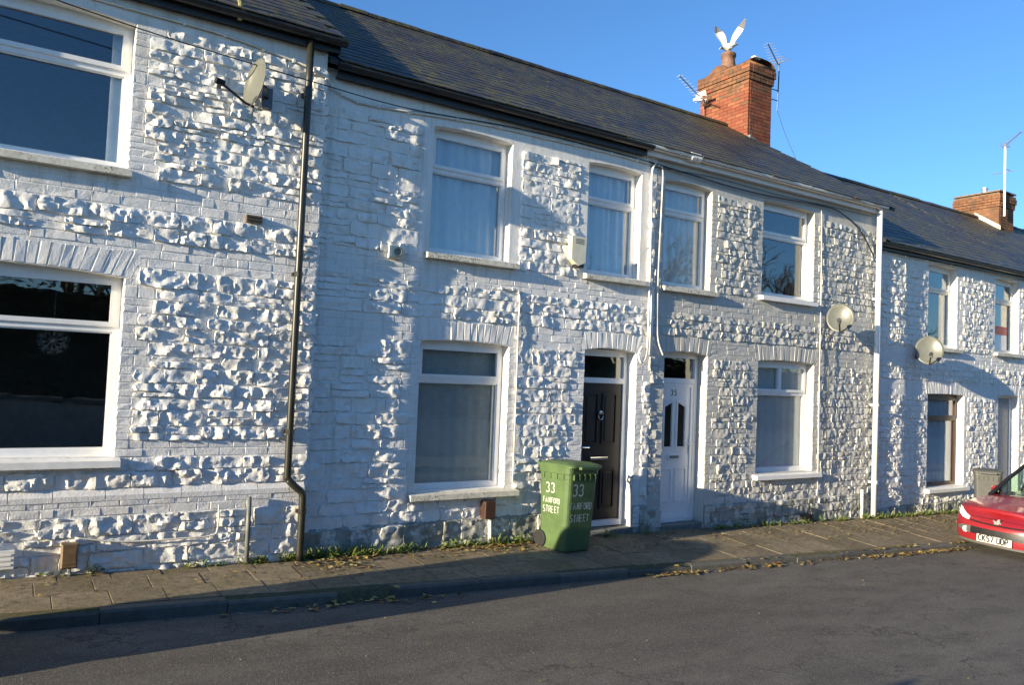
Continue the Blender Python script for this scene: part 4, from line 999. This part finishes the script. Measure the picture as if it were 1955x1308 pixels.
# ------------------------------------------------------------------ cables
def cable(P, r, mat, label, clips=0, group='cables along the house fronts'):
    Q = smooth_path(P, 7); o = MB().tube(Q, r, 5).make('cable', mat, None, smooth=True, label=label, cat='cable', group=group)
    if clips:
        for i in range(2, len(Q)-1, clips): p = Q[i]; MB().box(p.x-.012, p.x+.012, p.y-r-.006, p.y+r+.03, p.z-r-.006, p.z+r+.006).make('clip', CABLEW, o)
    return o
cable([(-.4, yL-.02, 5.0), (.8, yL-.02, 4.985), (1.5, yL-.025, 4.97), (2.1, yL-.03, 4.90), (2.45, yL-.06, 4.82), (2.62, -.05, 4.76), (2.9, -.02, 4.68), (3.4, -.02, 4.70), (4.4, -.02, 4.77), (5.4, -.02, 4.79), (6.4, -.02, 4.80), (7.08, -.03, 4.79)], .012, CABLEW, 'thick white clipped cable running under the black gutters', 4)
cable([(-.4, yL-.25, 4.86), (.7, yL-.2, 4.76), (1.6, yL-.2, 4.70), (2.4, yL-.2, 4.66), (3.5, -.03, 4.74), (5., -.02, 4.83), (6.6, -.02, 4.83), (7.2, -.03, 4.80)], .006, CABLEB, 'thin black cable slung across the left upper window')
cable([(7.05, -.03, 4.81), (7.6, -.05, 4.78), (8.6, -.05, 4.74), (9.6, -.05, 4.74), (10.8, -.05, 4.79), (11.3, -.05, 4.75), (11.8, -.06, 4.55), (12.1, -.06, 4.28), (12.25, -.05, 4.15)], .013, CABLEB, 'black cable sagging under the white gutter')
cable([(7.1, -.02, 4.76), (8.3, -.03, 4.82), (9.8, -.03, 4.80), (11.0, -.03, 4.82), (12.2, -.03, 4.83)], .006, CABLEB, 'thin black line beneath the white fascia')
cable([(7.16, -.05, 4.80), (7.10, -.05, 4.65), (7.11, -.05, 4.0), (7.12, -.05, 3.3), (7.12, -.055, 2.7), (7.12, -.05, 2.35), (7.08, -.06, 2.15), (7.0, -.07, 2.08), (6.95, -.07, 2.2), (7.02, -.06, 2.3)], .016, CABLEW, 'thick white cable dropping between the two front doors and ending in a coil')
cable([(7.20, -.04, 4.79), (7.30, -.04, 4.74), (7.30, -.04, 4.2), (7.28, -.04, 3.4), (7.29, -.04, 2.7), (7.32, -.04, 2.4), (7.42, -.04, 2.2)], .012, CABLEW, 'white cable dropping beside the upper window of the grey-white house')
MB().box(7.185, 7.225, -.035, -.012, 2.2, 3.12).make('cable_trunking', PAINT, None, label='white cable trunking on the pier above the front doors', cat='trunking')
cable([(4.75, -.02, 2.86), (4.95, -.03, 2.87), (5.05, -.03, 2.80), (5.05, -.03, 2.4), (5.06, -.025, 1.5), (5.06, -.025, .56)], .010, CABLEW, 'white cable running down beside the ground floor window', 5)
cable([(10.82, -.02, 4.75), (10.84, -.02, 4.55), (10.85, -.03, 3.6), (10.86, -.03, 2.4), (10.87, -.03, 1.2), (10.88, -.03, .2)], .008, CABLEW, 'thin white cable running down past the net curtained window')
cable([(11.1, -.06, 2.72), (11.02, -.05, 2.45), (11.08, -.05, 2.1), (11.05, -.05, 1.2), (11.06, -.05, .5)], .006, CABLEB, 'black cable hanging from the pale satellite dish')
cable([(12.6, y37-.02, 4.30), (13.6, y37-.02, 4.29), (15, y37-.02, 4.31), (17, y37-.02, 4.33), (18.4, y37-.02, 4.34)], .012, CABLEW, 'white clipped cable along the eaves of the lower house', 4)
cable([(.52, yL-.06, .30), (.9, yL-.07, .24), (1.35, yL-.09, .235), (1.62, yL-.09, .24), (1.68, yL-.08, .30), (1.68, yL-.08, .52)], .008, CABLEW, 'white cable sagging along the plinth from the brown pipe cover')
cable([(13.43, 2.97, 7.76), (13.5, 2.8, 7.2), (13.65, 2.6, 6.6), (13.7, 2.4, 6.16)], .005, CABLEB, 'black aerial lead dropping from the chimney to the slates')

# ------------------------------------------------------------------ wheelie bins
def wheelie_bin(name, mat, label, H=1.02, W=.49, Dp=.56):
    root = empty(name, (0, 0, 0), label, 'wheelie bin', 'wheelie bins')
    def ring(w, d, z, r, yo=0):
        P = []
        for cx, cy, a0 in ((w/2-r, -d/2+r, -90), (w/2-r, d/2-r, 0), (-w/2+r, d/2-r, 90), (-w/2+r, -d/2+r, 180)):
            for k in range(5): a = RAD(a0+k*22.5); P.append((cx+r*math.cos(a), cy+yo+r*math.sin(a), z))
        return P
    n = 20; lv = [(W*.84, Dp*.78, 0, .05, .03), (W*.86, Dp*.80, .02, .055, .03), (W*.95, Dp*.93, H*.80, .06, .01), (W*.96, Dp*.94, H*.805, .06, .01), (W*.97, Dp*.95, H*.86, .06, .01), (W*1.01, Dp*.99, H*.865, .065, .01), (W*1.02, Dp, H*.935, .065, .01)]
    V = []; 
    for w, d, z, r, yo in lv: V += ring(w, d, z, r, yo)
    F = [(i*n+k, i*n+(k+1) % n, (i+1)*n+(k+1) % n, (i+1)*n+k) for i in range(len(lv)-1) for k in range(n)]+[tuple(range(n))[::-1], tuple(range((len(lv)-1)*n, len(lv)*n))]
    body = mk('body', V, F, mat, root)
    for k in range(5): xx = -W*.34+k*W*.17; MB().box(xx-.006, xx+.006, -Dp*.5+.002, -Dp*.44, H*.80, H*.865).make('rib', mat, body)
    for k in range(4):
        yy = -Dp*.30+k*Dp*.2
        for sx in (-1, 1): MB().box(*sorted((sx*W*.47, sx*W*.505)), yy-.006, yy+.006, H*.80, H*.865).make('rib', mat, body)
    lid = []; LV = [(W*1.08, Dp*1.06, H*.937, .07, -.02), (W*1.08, Dp*1.06, H*.955, .07, -.02), (W*1.04, Dp*1.02, H*.972, .08, -.02), (W*.80, Dp*.84, H*.995, .10, -.0), (W*.5, Dp*.6, H*1.0, .10, .02)]
    for w, d, z, r, yo in LV: lid += ring(w, d, z, r, yo)
    F = [(i*n+k, i*n+(k+1) % n, (i+1)*n+(k+1) % n, (i+1)*n+k) for i in range(len(LV)-1) for k in range(n)]+[tuple(range(n))[::-1], tuple(range((len(LV)-1)*n, len(LV)*n))]
    ld = mk('lid', lid, F, mat, root, smooth=False)
    g = MB(); g.box(-W*.30, W*.30, -Dp*.5-.085, -Dp*.5-.04, H*.925, H*.955); g.make('lid_grip', mat, ld)
    hd = MB(); hd.tube([(-W*.42, Dp*.47, H*.93), (-W*.42, Dp*.58, H*.955), (W*.42, Dp*.58, H*.955), (W*.42, Dp*.47, H*.93)], .018, 8); hd.make('handle', mat, root)
    for sx in (-1, 1):
        w = MB(); w.lathe((sx*W*.44-.025, Dp*.40, .10), [(.03, 0), (.085, .0), (.10, .008), (.10, .042), (.085, .05), (.03, .05)], 18, 'x'); wh = w.make('wheel', RUBBER, root)
        MB().lathe((sx*W*.44-.027, Dp*.40, .10), [(.055, 0), (.055, .054)], 12, 'x').make('hub', RUBBER, wh)
    MB().tube([(-W*.44, Dp*.40, .10), (W*.44, Dp*.40, .10)], .012, 6).make('axle', METALD, root)
    return root, body
gb, gbody = wheelie_bin('wheelie_bin', BINGREEN, 'green wheelie bin with hand painted white address standing before the black door')
# front face of the bin (-y), slanting outwards with height
def fy(z): return -.5*.56*(.80+(.93-.80)*z/.816)+.03*(1-z/.816)+.01*(z/.816)
def fx(z): return -.5*.49*(.86+(.95-.86)*z/.816)
upf = (0, fy(.8)-fy(.3), .5); upx = (fx(.8)-fx(.3), 0, .5)
for txt, z, h, x, sq in (('33', .63, .13, -.16, 1.0), ('FAIRFORD', .48, .075, -.18, .82), ('STREET', .34, .08, -.17, .90)):
    strokes(txt, (x, fy(z)-.002, z), (1, 0, 0), upf, h, .017 if h > .1 else .0105, LETTER, gb, jit=.03, sq=sq)
for txt, z, h, y, sq in (('33', .65, .11, .13, 1.0), ('FAIRFORD', .53, .058, .18, .90), ('STREET', .42, .07, .18, .95)):
    strokes(txt, (fx(z)-.002, y, z), (0, -1, 0), upx, h, .016 if h > .1 else .010, LETTER, gb, jit=.03, sq=sq)
BX, BY, BR = 5.56, -.47, RAD(6)
gb.location = (BX, BY, zpav(BX, BY)+.004); gb.rotation_euler = (RAD(-1.5), RAD(1.5), BR)
g2, _ = wheelie_bin('wheelie_bin', BINGREY, 'grey wheelie bin by the house wall, partly hidden behind the red car', H=.92, W=.44, Dp=.46)
g2.location = (15.05, -.60, zpav(15.05, -.60)+.004); g2.rotation_euler = (0, 0, RAD(-62))

# ------------------------------------------------------------------ unseen four-wheeled container, added beyond the frame to throw the long kerb shadow
rc = empty('shadow_container', (0, 0, 0), 'unseen dark green container on wheels added beside the kerb to cast a shadow', 'container')
m = MB(); V = []
for z, x, y in ((.22, .50, .40), (.95, .62, .475), (1.10, .64, .485)): V += [(-x, -y, z), (x, -y, z), (x, y, z), (-x, y, z)]
m.add(V, [(i*4+k, i*4+(k+1) % 4, (i+1)*4+(k+1) % 4, (i+1)*4+k) for i in range(2) for k in range(4)]+[(3,2,1,0), (8,9,10,11)]); m.make('body', BINDARK, rc)
m = MB(); nn = 10; V = [(x, .49*math.cos(math.pi*i/nn)*-1, 1.105+.33*math.sin(math.pi*i/nn)) for x in (-.65, .65) for i in range(nn+1)]
m.add(V, [(i, i+1, nn+2+i, nn+1+i) for i in range(nn)]+[tuple(range(nn+1)), tuple(range(nn+1, 2*nn+2))[::-1], (0, nn+1, 2*nn+1, nn)]); m.make('lid', BINDARK, rc)
for sx in (-.42, .42):
    for sy in (-.32, .32): q = MB(); q.lathe((sx-.025, sy, .10), [(.02, 0), (.10, 0), (.10, .05), (.02, .05)], 14, 'x'); q.box(sx-.04, sx+.04, sy-.03, sy+.03, .11, .23); q.make('castor', RUBBER, rc)
rc.location = (-.80, -1.76, zroad(-.8)-.01); rc.rotation_euler = (RAD(6), 0, RAD(2))

# ------------------------------------------------------------------ cars
def hatchback(paint, label, plate=None):
    """nose at x=0 facing -x, y across, z up"""
    root = empty('parked_car', (0, 0, 0), label, 'car', 'cars parked along the street')
    Lc, Wc = 3.82, .815
    def outline(s, v):                                        # s: 0 nose centre .. 1 tail centre ; v: 0 sill .. 1 shoulder
        # superellipse nose, straight sides, rounded tail
        bulge = .03*math.sin(math.pi*min(1, v*1.15))
        w = Wc*(.93+.07*math.sin(math.pi*(.15+.7*v)))+bulge*.3
        nose_x = .10*(1-math.sin(math.pi*min(1, .28+v*.62)))+(.16*max(0, (v-.62)/.38)**1.5)
        if s < .42:
            t = s/.42; a = t*math.pi/2
            y = w*abs(math.sin(a))**.72; x = nose_x*(1-t)+.13*min(1, y/w)**2+.65*(1-abs(math.cos(a))**.42)
        elif s < .8:
            t = (s-.42)/.38; y = w; x = .78+2.55*t
        else:
            t = (s-.8)/.2; a = t*math.pi/2; y = w*abs(math.cos(a))**.45; x = 3.33+.46*abs(math.sin(a))**.8
        return x, y
    def shoulder(x): 
        P = [(0, .60), (.25, .665), (.6, .745), (1.05, .83), (1.6, .87), (3.0, .93), (3.9, .93)]
        return float(np.interp(x, [p[0] for p in P], [p[1] for p in P]))
    ns, nv = 66, 16; zb = .17
    G = {}
    m = MB(); V = []; 
    for i in range(ns+1):
        for j in range(nv+1):
            s, v = i/ns, j/nv; x, y = outline(s, v); xs2, _ = outline(s, 1); z = zb+(shoulder(xs2)-zb)*v; V.append((x, y, z)); G[i, j] = (x, y, z)
    def arch(x, z): return any((x-cx)**2+(z-.29)**2 < .325**2 for cx in (.80, 3.12))
    body = MB()
    for sg in (1, -1):
        VV = [(x, y*sg, z) for x, y, z in V]; F = []
        for i in range(ns):
            for j in range(nv):
                cx = np.mean([G[a][0] for a in ((i, j), (i+1, j), (i+1, j+1), (i, j+1))]); cz = np.mean([G[a][2] for a in ((i, j), (i+1, j), (i+1, j+1), (i, j+1))]); cyy = G[i, j][1]
                if arch(cx, cz) and cyy > .6: continue
                f = (i*(nv+1)+j, (i+1)*(nv+1)+j, (i+1)*(nv+1)+j+1, i*(nv+1)+j+1); F.append(f if sg < 0 else f[::-1])
        body.add(VV, F)
    # bonnet / deck: ribs across the car
    nq = 14; CV = []
    for i in range(ns+1):
        x, y, z = G[i, nv]
        cr = .075*min(1, y/.5)
        for k in range(nq+1):
            q = -1+2*k/nq; CV.append((x-.03*(1-q*q)*(1 if i < ns*.4 else 0), y*q, z+cr*(1-abs(q)**2.6)))
    body.add(CV, [(i*(nq+1)+k, i*(nq+1)+k+1, (i+1)*(nq+1)+k+1, (i+1)*(nq+1)+k) for i in range(ns) for k in range(nq)])
    bo = body.make('body', paint, root, smooth=True)
    # surface patches lifted off the nose: lamps, grille, intake, lip
    def P(s, v, off, sg):
        x, y = outline(s, v); xs2, _ = outline(s, 1); z = zb+(shoulder(xs2)-zb)*v
        e = 1e-3; x2, y2 = outline(s+e, v); t = Vector((x2-x, y2-y, 0)).normalized(); n = Vector((t.y, -t.x, 0))
        if n.x > 0 and s < .3: n = -n
        if n.y < 0 and s >= .3: n = -n
        return (x+n.x*off, (y+n.y*off)*sg, z)
    def patch(name, s0, s1, v0f, v1f, off, mat, sgs, n=14, k=4, parent=None):
        out = []
        for sg in sgs:
            VV = [P(s0+(s1-s0)*i/n, v0f(i/n)+(v1f(i/n)-v0f(i/n))*j/k, off, sg) for i in range(n+1) for j in range(k+1)]
            out.append(mk(name, VV, [(i*(k+1)+j, (i+1)*(k+1)+j, (i+1)*(k+1)+j+1, i*(k+1)+j+1) for i in range(n) for j in range(k)], mat, parent or root, smooth=True))
        return out
    vlo = lambda t: .70+.24*t**1.6; vhi = lambda t: .80+.19*min(1, t*1.6)
    for sg in (1, -1):
        hl = patch('headlight', .125, .335, vlo, lambda t: max(vlo(t)+.004, vhi(t)), .004, REFL, (sg,))[0]
        patch('lens', .123, .337, lambda t: vlo(t)-.006, lambda t: max(vlo(t)+.004, vhi(t)+.008), .012, LENS, (sg,), parent=hl)
        for ss, vv, rr in ((.175, .80, .045), (.225, .86, .036)):
            c = Vector(P(ss, vv, .004, sg)); q = MB(); q.lathe((c.x-.012, c.y, c.z), [(rr, 0), (rr*.7, .012), (.008, .02)], 14, 'x'); q.make('bulb_bowl', REFL, hl)
        patch('indicator', .262, .285, lambda t: .42, lambda t: .50, .006, INDIC, (sg,), 4, 2)
        patch('fog_lamp_surround', .10, .225, lambda t: .30+.06*t, lambda t: .53-.10*t*t, .007, BUMPG, (sg,))
        c = Vector(P(.135, .38, .01, sg)); q = MB(); q.lathe((c.x, c.y, c.z), [(.048, 0), (.048, .012), (.03, .02)], 14, 'x'); q.make('fog_lamp', REFL, root)
    for sg in (1, -1):
        patch('grille', .0, .115, lambda t: .655+.03*t, lambda t: .70+.03*t, .004, BLACKT, (sg,), 10, 2)
        patch('lower_intake', .0, .10, lambda t: .30, lambda t: .53, .006, BLACKT, (sg,), 8, 4)
        patch('bumper_lip', .0, .30, lambda t: .0, lambda t: .075, .004, BUMPG, (sg,), 14, 2)
        patch('bonnet_gap', .0, .125, lambda t: .845-.02*t, lambda t: .858-.02*t, .003, BLACKT, (sg,), 12, 1)
    # badge: raised chrome standing animal emblem
    bx0 = P(0, .76, .012, 1); B = MB(); sh = [(-.03,-.045),(-.015,-.05),(-.012,-.015),(.004,-.02),(.006,-.05),(.024,-.05),(.02,-.012),(.03,.0),(.045,-.01),(.05,.0),(.032,.018),(.03,.03),(.035,.048),(.018,.055),(.004,.045),(-.006,.025),(-.028,.02),(-.045,.035),(-.05,.025),(-.034,.0),(-.036,-.02)]
    n = len(sh); B.add([(bx0[0]-.010, -a*1.25, bx0[2]+b*1.15) for a, b in sh]+[(bx0[0]+.02, -a*1.25, bx0[2]+b*1.15) for a, b in sh], [tuple(range(n))]+[(i, (i+1) % n, n+(i+1) % n, n+i) for i in range(n)])
    B.make('emblem', METALG, root)
    if plate:
        zc = .275; xq = outline(0, .22)[0]-.018; q = MB(); q.box(xq-.008, xq+.004, -.262, .262, zc-.057, zc+.057); pl = q.make('number_plate', PLATE, root)
        strokes(plate, (xq-.0085, .232, zc-.038), (0, -1, 0), (0, 0, 1), .088, .0185, INK, pl, adv=.72, sq=.95, off=.001)
    # glass house
    def wsc(u, v):                                            # windscreen surface
        y = (u*2-1)*(.70-.155*v); cx = 1.02+.78*v+.17*(abs(u*2-1)**2.2)*(1-.25*v); z = .875+.52*v-.035*(abs(u*2-1)**2)*(1-v); return (cx, y, z)
    nu, nw = 12, 8
    mk('windscreen', [wsc(i/nu, j/nw) for i in range(nu+1) for j in range(nw+1)], [(i*(nw+1)+j, (i+1)*(nw+1)+j, (i+1)*(nw+1)+j+1, i*(nw+1)+j+1) for i in range(nu) for j in range(nw)], CARGLASS, root, smooth=True)
    RV = []
    for i in range(11):
        x = 1.80+1.55*i/10; zr = 1.395+.035*math.sin(math.pi*i/10)-.05*(i/10)**3
        for k in range(9):
            u = k/8*2-1; RV.append((x+.11*(abs(u)**2)*(1-i/10), u*.545, zr-.03*abs(u)**3))
    mk('roof', RV, [(i*9+k, i*9+k+1, (i+1)*9+k+1, (i+1)*9+k) for i in range(10) for k in range(8)], paint, root, smooth=True)
    for sg in (1, -1):
        A = [(1.22, .725*sg, .86), (1.96, .555*sg, 1.365), (3.30, .545*sg, 1.34), (3.45, .72*sg, .92)]
        mk('side_window', A, [(0, 1, 2, 3)], CARGLASS, root)
        pl_ = MB(); pl_.tube([(1.16, .705*sg, .855), (1.55, .62*sg, 1.14), (1.93, .55*sg, 1.375)], .032, 6); pl_.make('pillar', BLACKT, root); pl_ = MB(); pl_.tube([(1.93, .55*sg, 1.375), (3.30, .545*sg, 1.355), (3.52, .71*sg, .92)], .035, 6); pl_.tube([(2.30, .735*sg, .90), (2.36, .558*sg, 1.37)], .03, 6); pl_.make('pillar', paint, root)
        mr = MB(); mr.lathe((1.46, .76*sg, .93), [(.02, -.05), (.07, -.03), (.085, .0), (.08, .04), (.06, .05)], 12, 'x'); mr.make('door_mirror', paint, root)
        for cx in (.80, 3.12):
            t = MB(); t.lathe((cx, .69*sg-.085, .29), [(.18, 0), (.255, 0), (.285, .03), (.285, .14), (.255, .17), (.18, .17)], 24, 'y'); wh = t.make('wheel', RUBBER, root, smooth=True)
            MB().lathe((cx, .69*sg-.08, .29), [(.185, .0), (.185, .16)], 20, 'y').make('rim', METALG, wh)
            wl = MB(); wl.lathe((cx, .50*sg, .29), [(.33, -.28 if sg < 0 else .28), (.33, -.05 if sg < 0 else .05), (.02, 0)], 20, 'y', cap=False); wl.make('wheel_arch', BLACKT, root)
    mk('rear_window', [(3.34, -.5, 1.34), (3.34, .5, 1.34), (3.66, .62, .95), (3.66, -.62, .95)], [(0, 1, 2, 3)], CARGLASS, root)
    und = MB(); und.box(.25, 3.6, -.48, .48, .16, .24); und.box(.5, 3.5, -.48, .48, .24, .50); und.make('underbody', BLACKT, root)
    ins = MB(); ins.box(1.15, 1.45, -.62, .62, .50, .84); ins.box(2.0, 2.15, -.55, -.15, .5, 1.12); ins.box(2.0, 2.15, .15, .55, .5, 1.12); ins.box(2.95, 3.1, -.6, .6, .5, 1.05); ins.make('interior', BLACKT, root)
    wp = MB(); wp.tube([(.98, -.35, .91), (1.06, .22, .945)], .009, 4); wp.tube([(1.0, .30, .915), (1.12, -.2, .955)], .009, 4); wp.make('wiper', BLACKT, root)
    return root
car = hatchback(REDCAR, 'red hatchback parked nose towards the bins with plate CK57 UDP', 'CK57 UDP')
CX, CY = 12.25, -2.03; car.scale = (.94, .94, .94)
car.location = (CX, CY, zroad(CX+1.9)+.012); car.rotation_euler = (RAD(1.5), RAD(1.9), RAD(-2))
car2 = copy_tree(car); car2['label'] = 'unseen dark blue hatchback added on the near side to shade the road corner'  # unseen copy of the car, added to cast the near road shadow
def recolour(o):
    for c in o.children:
        if c.type == 'MESH' and c.data.materials and c.data.materials[0] == REDCAR:
            c.material_slots[0].link = 'OBJECT'; c.material_slots[0].material = BLUECAR
        if c.name.startswith(('number_plate',)):
            for d in list(c.children): bpy.data.objects.remove(d)
        recolour(c)
recolour(car2); car2.location = (-4.75, -6.12, zroad(-2)+.012); car2.rotation_euler = (0, RAD(1.9), 0)

# ------------------------------------------------------------------ weeds and fallen leaves
def leaf_blob(m, p, size, n3, curl=.3):
    a = random.uniform(0, 2*math.pi); d = Vector((math.cos(a), math.sin(a), 0)); s = Vector((-d.y, d.x, 0)); u = Vector(n3)
    d = (d+u*random.uniform(-.3, .5)).normalized(); w = size*random.uniform(.35, .55); c = Vector((0, 0, size*curl*random.uniform(-.2, 1)))
    p = Vector(p); m.add([p-d*size*.5, p+s*w+c, p+d*size*.5+c*.6, p-s*w+c], [(0, 1, 2), (0, 2, 3)])
wd_ = MB()
def weed_clump(x, y, n, h, spread):
    for _ in range(n):
        dx, dy = random.gauss(0, spread), -abs(random.gauss(0, spread*.45)); X, Y = x+dx, min(-.05, y+dy); z = zpav(X, Y)
        if random.random() < .4:
            hh = h*random.uniform(.5, 1.4); a = random.uniform(0, 6.28); L = random.uniform(.02, .07)
            wd_.add([(X-.004, Y, z), (X+.004, Y, z), (X+L*.5*math.cos(a), Y+L*.5*math.sin(a), z+hh*.7), (X+L*math.cos(a), Y+L*math.sin(a), z+hh)], [(0, 1, 2), (2, 1, 3)])
        else: leaf_blob(wd_, (X, Y, z+random.uniform(.006, h*.6)), random.uniform(.025, .065), (0, 0, 1))
dens = [(-.2, .3, .2), (.3, .8, .5), (.8, 2.0, .5), (2.0, 2.5, 2.2), (2.5, 3.6, 2.6), (3.6, 4.4, 1.6), (4.4, 5.4, 2.4), (5.6, 7.2, .5), (8.4, 12, .8), (12, 16, 2.2)]
for a, b, k in dens:
    for _ in range(int((b-a)*k*8)): weed_clump(random.uniform(a, b), -.09-.05*random.random() if a > 2.5 else -.19, random.randint(8, 26), random.uniform(.04, .11), .055)
for _ in range(40): x = random.uniform(2.4, 3.3); weed_clump(x, -.15, 16, .09, .07)
wd_.make('weeds', WEED, None, kind='stuff', label='green weeds growing along the foot of the white walls', cat='weeds')
lf = MB()
def leaves(x, y, n, sx, sy, s=(.03, .075)):
    for _ in range(n):
        X, Y = random.gauss(x, sx), random.gauss(y, sy)
        if Y > -.06: Y = -.06-abs(random.gauss(0, .08))
        z = zpav(X, Y) if Y > yk(X) else zroad(X); leaf_blob(lf, (X, Y, z+.012), random.uniform(*s), (0, 0, .4), .35)
for x, n in ((2.6, 20), (2.9, 26), (3.3, 18), (4.0, 14), (4.55, 30), (4.8, 34), (5.1, 18)): leaves(x, -.22, n*2, .17, .11)
leaves(2.75, -.55, 20, .12, .12); leaves(2.9, -.3, 50, .3, .10); leaves(3.0, -.62, 10, .1, .06)
for _ in range(260): x = random.uniform(-.2, 12); leaves(x, -.30, 1, .1, .35, (.02, .055))
for _ in range(280): x = random.uniform(5.8, 14); leaves(x, -.45, 2, .1, .22, (.02, .05))
for x, n in ((1.4, 3), (2.1, 8), (2.5, 10), (2.9, 10), (3.3, 8), (6.2, 26), (6.6, 22), (7.2, 10), (7.7, 22), (8.0, 20), (8.6, 8), (9.2, 16), (9.8, 22), (10.3, 30), (10.7, 36), (11.1, 40), (11.5, 40), (12, 30)): leaves(x, yk(x)-.07, int(n*1.5), .16, .05, (.03, .075))
for _ in range(80): x = random.uniform(11, 15); leaves(x, -.7, 2, .2, .3, (.02, .06))
for _ in range(190): x = random.uniform(-.5, 14); y = random.uniform(-6, yk(x)-.1); leaves(x, y, 1, .01, .01, (.008, .028))
lf.make('fallen_leaves', LEAF, None, kind='stuff', label='brown and yellow leaves strewn over pavement, gutter and road', cat='leaves')
lt = MB()
for x, y in ((.15, -2.2), (1.4, -2.35), (2.6, -3.0), (3.3, -2.2), (3.6, -2.6), (4.4, -3.1), (5.3, -3.6), (6.0, -2.9), (4.0, -3.4), (2.2, -2.6)):
    s = random.uniform(.003, .006); lt.lathe((x, y, zroad(x)+.002), [(s, 0), (s, s*.6), (s*.4, s)], 7)
lt.make('road_grit', METALG, None, kind='stuff', label='pale specks of grit lying on the asphalt', cat='grit')

# ------------------------------------------------------------------ across the street (seen in the window glass)
TREES = ['slender leafless tree mirrored in the upper window beside the dish', 'smaller leafless tree behind the slender one, mirrored in the same pane', 'leafless tree standing back from the hedge', 'tall leafless tree beyond the hedge, facing the white front door', 'tall leafless tree beyond the hedge with wide crown', 'tallest leafless tree beyond the hedge', 'leafless tree beyond the hedge, facing the lower house', 'leafless tree near the hedge end']
def bare_tree(x, y, h, seed, spread=1.0):
    R = random.Random(seed); root = empty('bare_tree', (x, y, -.0335*x-.35), TREES[seed-40], 'tree', 'bare trees across the street')
    z0 = -.0335*x-.35; tr = MB(); br = MB()
    top = Vector((x+R.uniform(-.3, .3), y, z0+h*.42)); tr.tube(smooth_path([(x, y, z0-.1), (x+R.uniform(-.1, .1), y, z0+h*.2), top], 3), [.028*h*(1-.5*i/6) for i in range(7)], 8); tr.make('trunk', BARK, root)
    def grow(p, d, L, r, lev):
        q = p+d*L; mid = p+d*L*.5+Vector((R.gauss(0, .05), R.gauss(0, .05), R.gauss(0, .03)))*L
        br.tube([p, mid, q], [r, r*.85, r*.62], 4 if lev > 1 else 6, cap=False)
        if lev >= 5: return
        for _ in range(3 if lev < 4 else 2):
            n = Vector((d.x+R.gauss(0, .5)*spread, d.y+R.gauss(0, .5)*spread, d.z*.8+R.gauss(.15, .3))).normalized(); grow(p.lerp(q, R.uniform(.55, 1)), n, L*R.uniform(.58, .82), r*.58, lev+1)
    for _ in range(5): grow(top-Vector((0, 0, R.uniform(0, h*.12))), Vector((R.gauss(0, .45)*spread, R.gauss(0, .45)*spread, 1)).normalized(), h*.2, .011*h, 1)
    br.make('crown', BARK, root)
for i, (x, y, h) in enumerate([(1.3, -17, 8.5), (3.0, -19, 8.0), (14, -22, 9), (21, -19, 11), (25.5, -18, 12), (30, -18.5, 13), (35, -20, 12), (45, -19, 11)]): bare_tree(x, y, h, 40+i, 1.15 if i % 2 else .85)
hg = empty('hedge', (15, -14, -.9), 'tall dark evergreen hedge across the street', 'hedge')
m = MB(); n = 0
for _ in range(32000):
    x = random.uniform(-12, 62); hh = 4.6+.5*math.sin(x*.7)+.35*math.sin(x*1.9+1); z = -.0335*x-.4+hh*random.random()**.8; y = -13.2-random.random()**2*1.2-.25*math.sin(x*2.3+z*2)
    leaf_blob(m, (x, y, z), random.uniform(.10, .26), (random.gauss(0, .6), random.gauss(0, .6), random.gauss(0, .6)), .6)
m.make('foliage', HEDGE, hg)
q = MB(); q.add([(x, y, z) for x in range(-12, 63, 2) for (y, z) in ((-14.2, -.0335*x-1), (-14.2, -.0335*x-.4+3.9), (-15.2, -.0335*x-.4+3.9), (-15.2, -.0335*x-1))], [(i*4+j, (i+1)*4+j, (i+1)*4+j+1, i*4+j+1) for i in range(37) for j in range(3)]); q.make('inner_growth', BARK, hg)

bw = empty('reflection_wall', (10, -10.4, -.7), 'unseen low grey rendered wall added across the street to lighten window reflections', 'wall')  # added pale wall, gives the dark lower panes something to reflect
q = MB(); q.add([(x, y, z) for x in range(-12, 63, 3) for (y, z) in ((-10.3, -.0335*x-.6), (-10.3, -.0335*x+.95), (-10.52, -.0335*x+.95), (-10.52, -.0335*x-.6))], [(i*4+j, (i+1)*4+j, (i+1)*4+j+1, i*4+j+1) for i in range(24) for j in range(3)]); q.make('render_face', simple('grey_render', (.38, .37, .34), .9, var=.2, scale=2, bump=.4), bw)
for i in range(80):
    x = -12+i*.92; z = -.0335*x+.951
    MB().box(x+.005, x+.91, -10.56, -10.26, z, z+.07).make('coping_stone', STEP, bw)
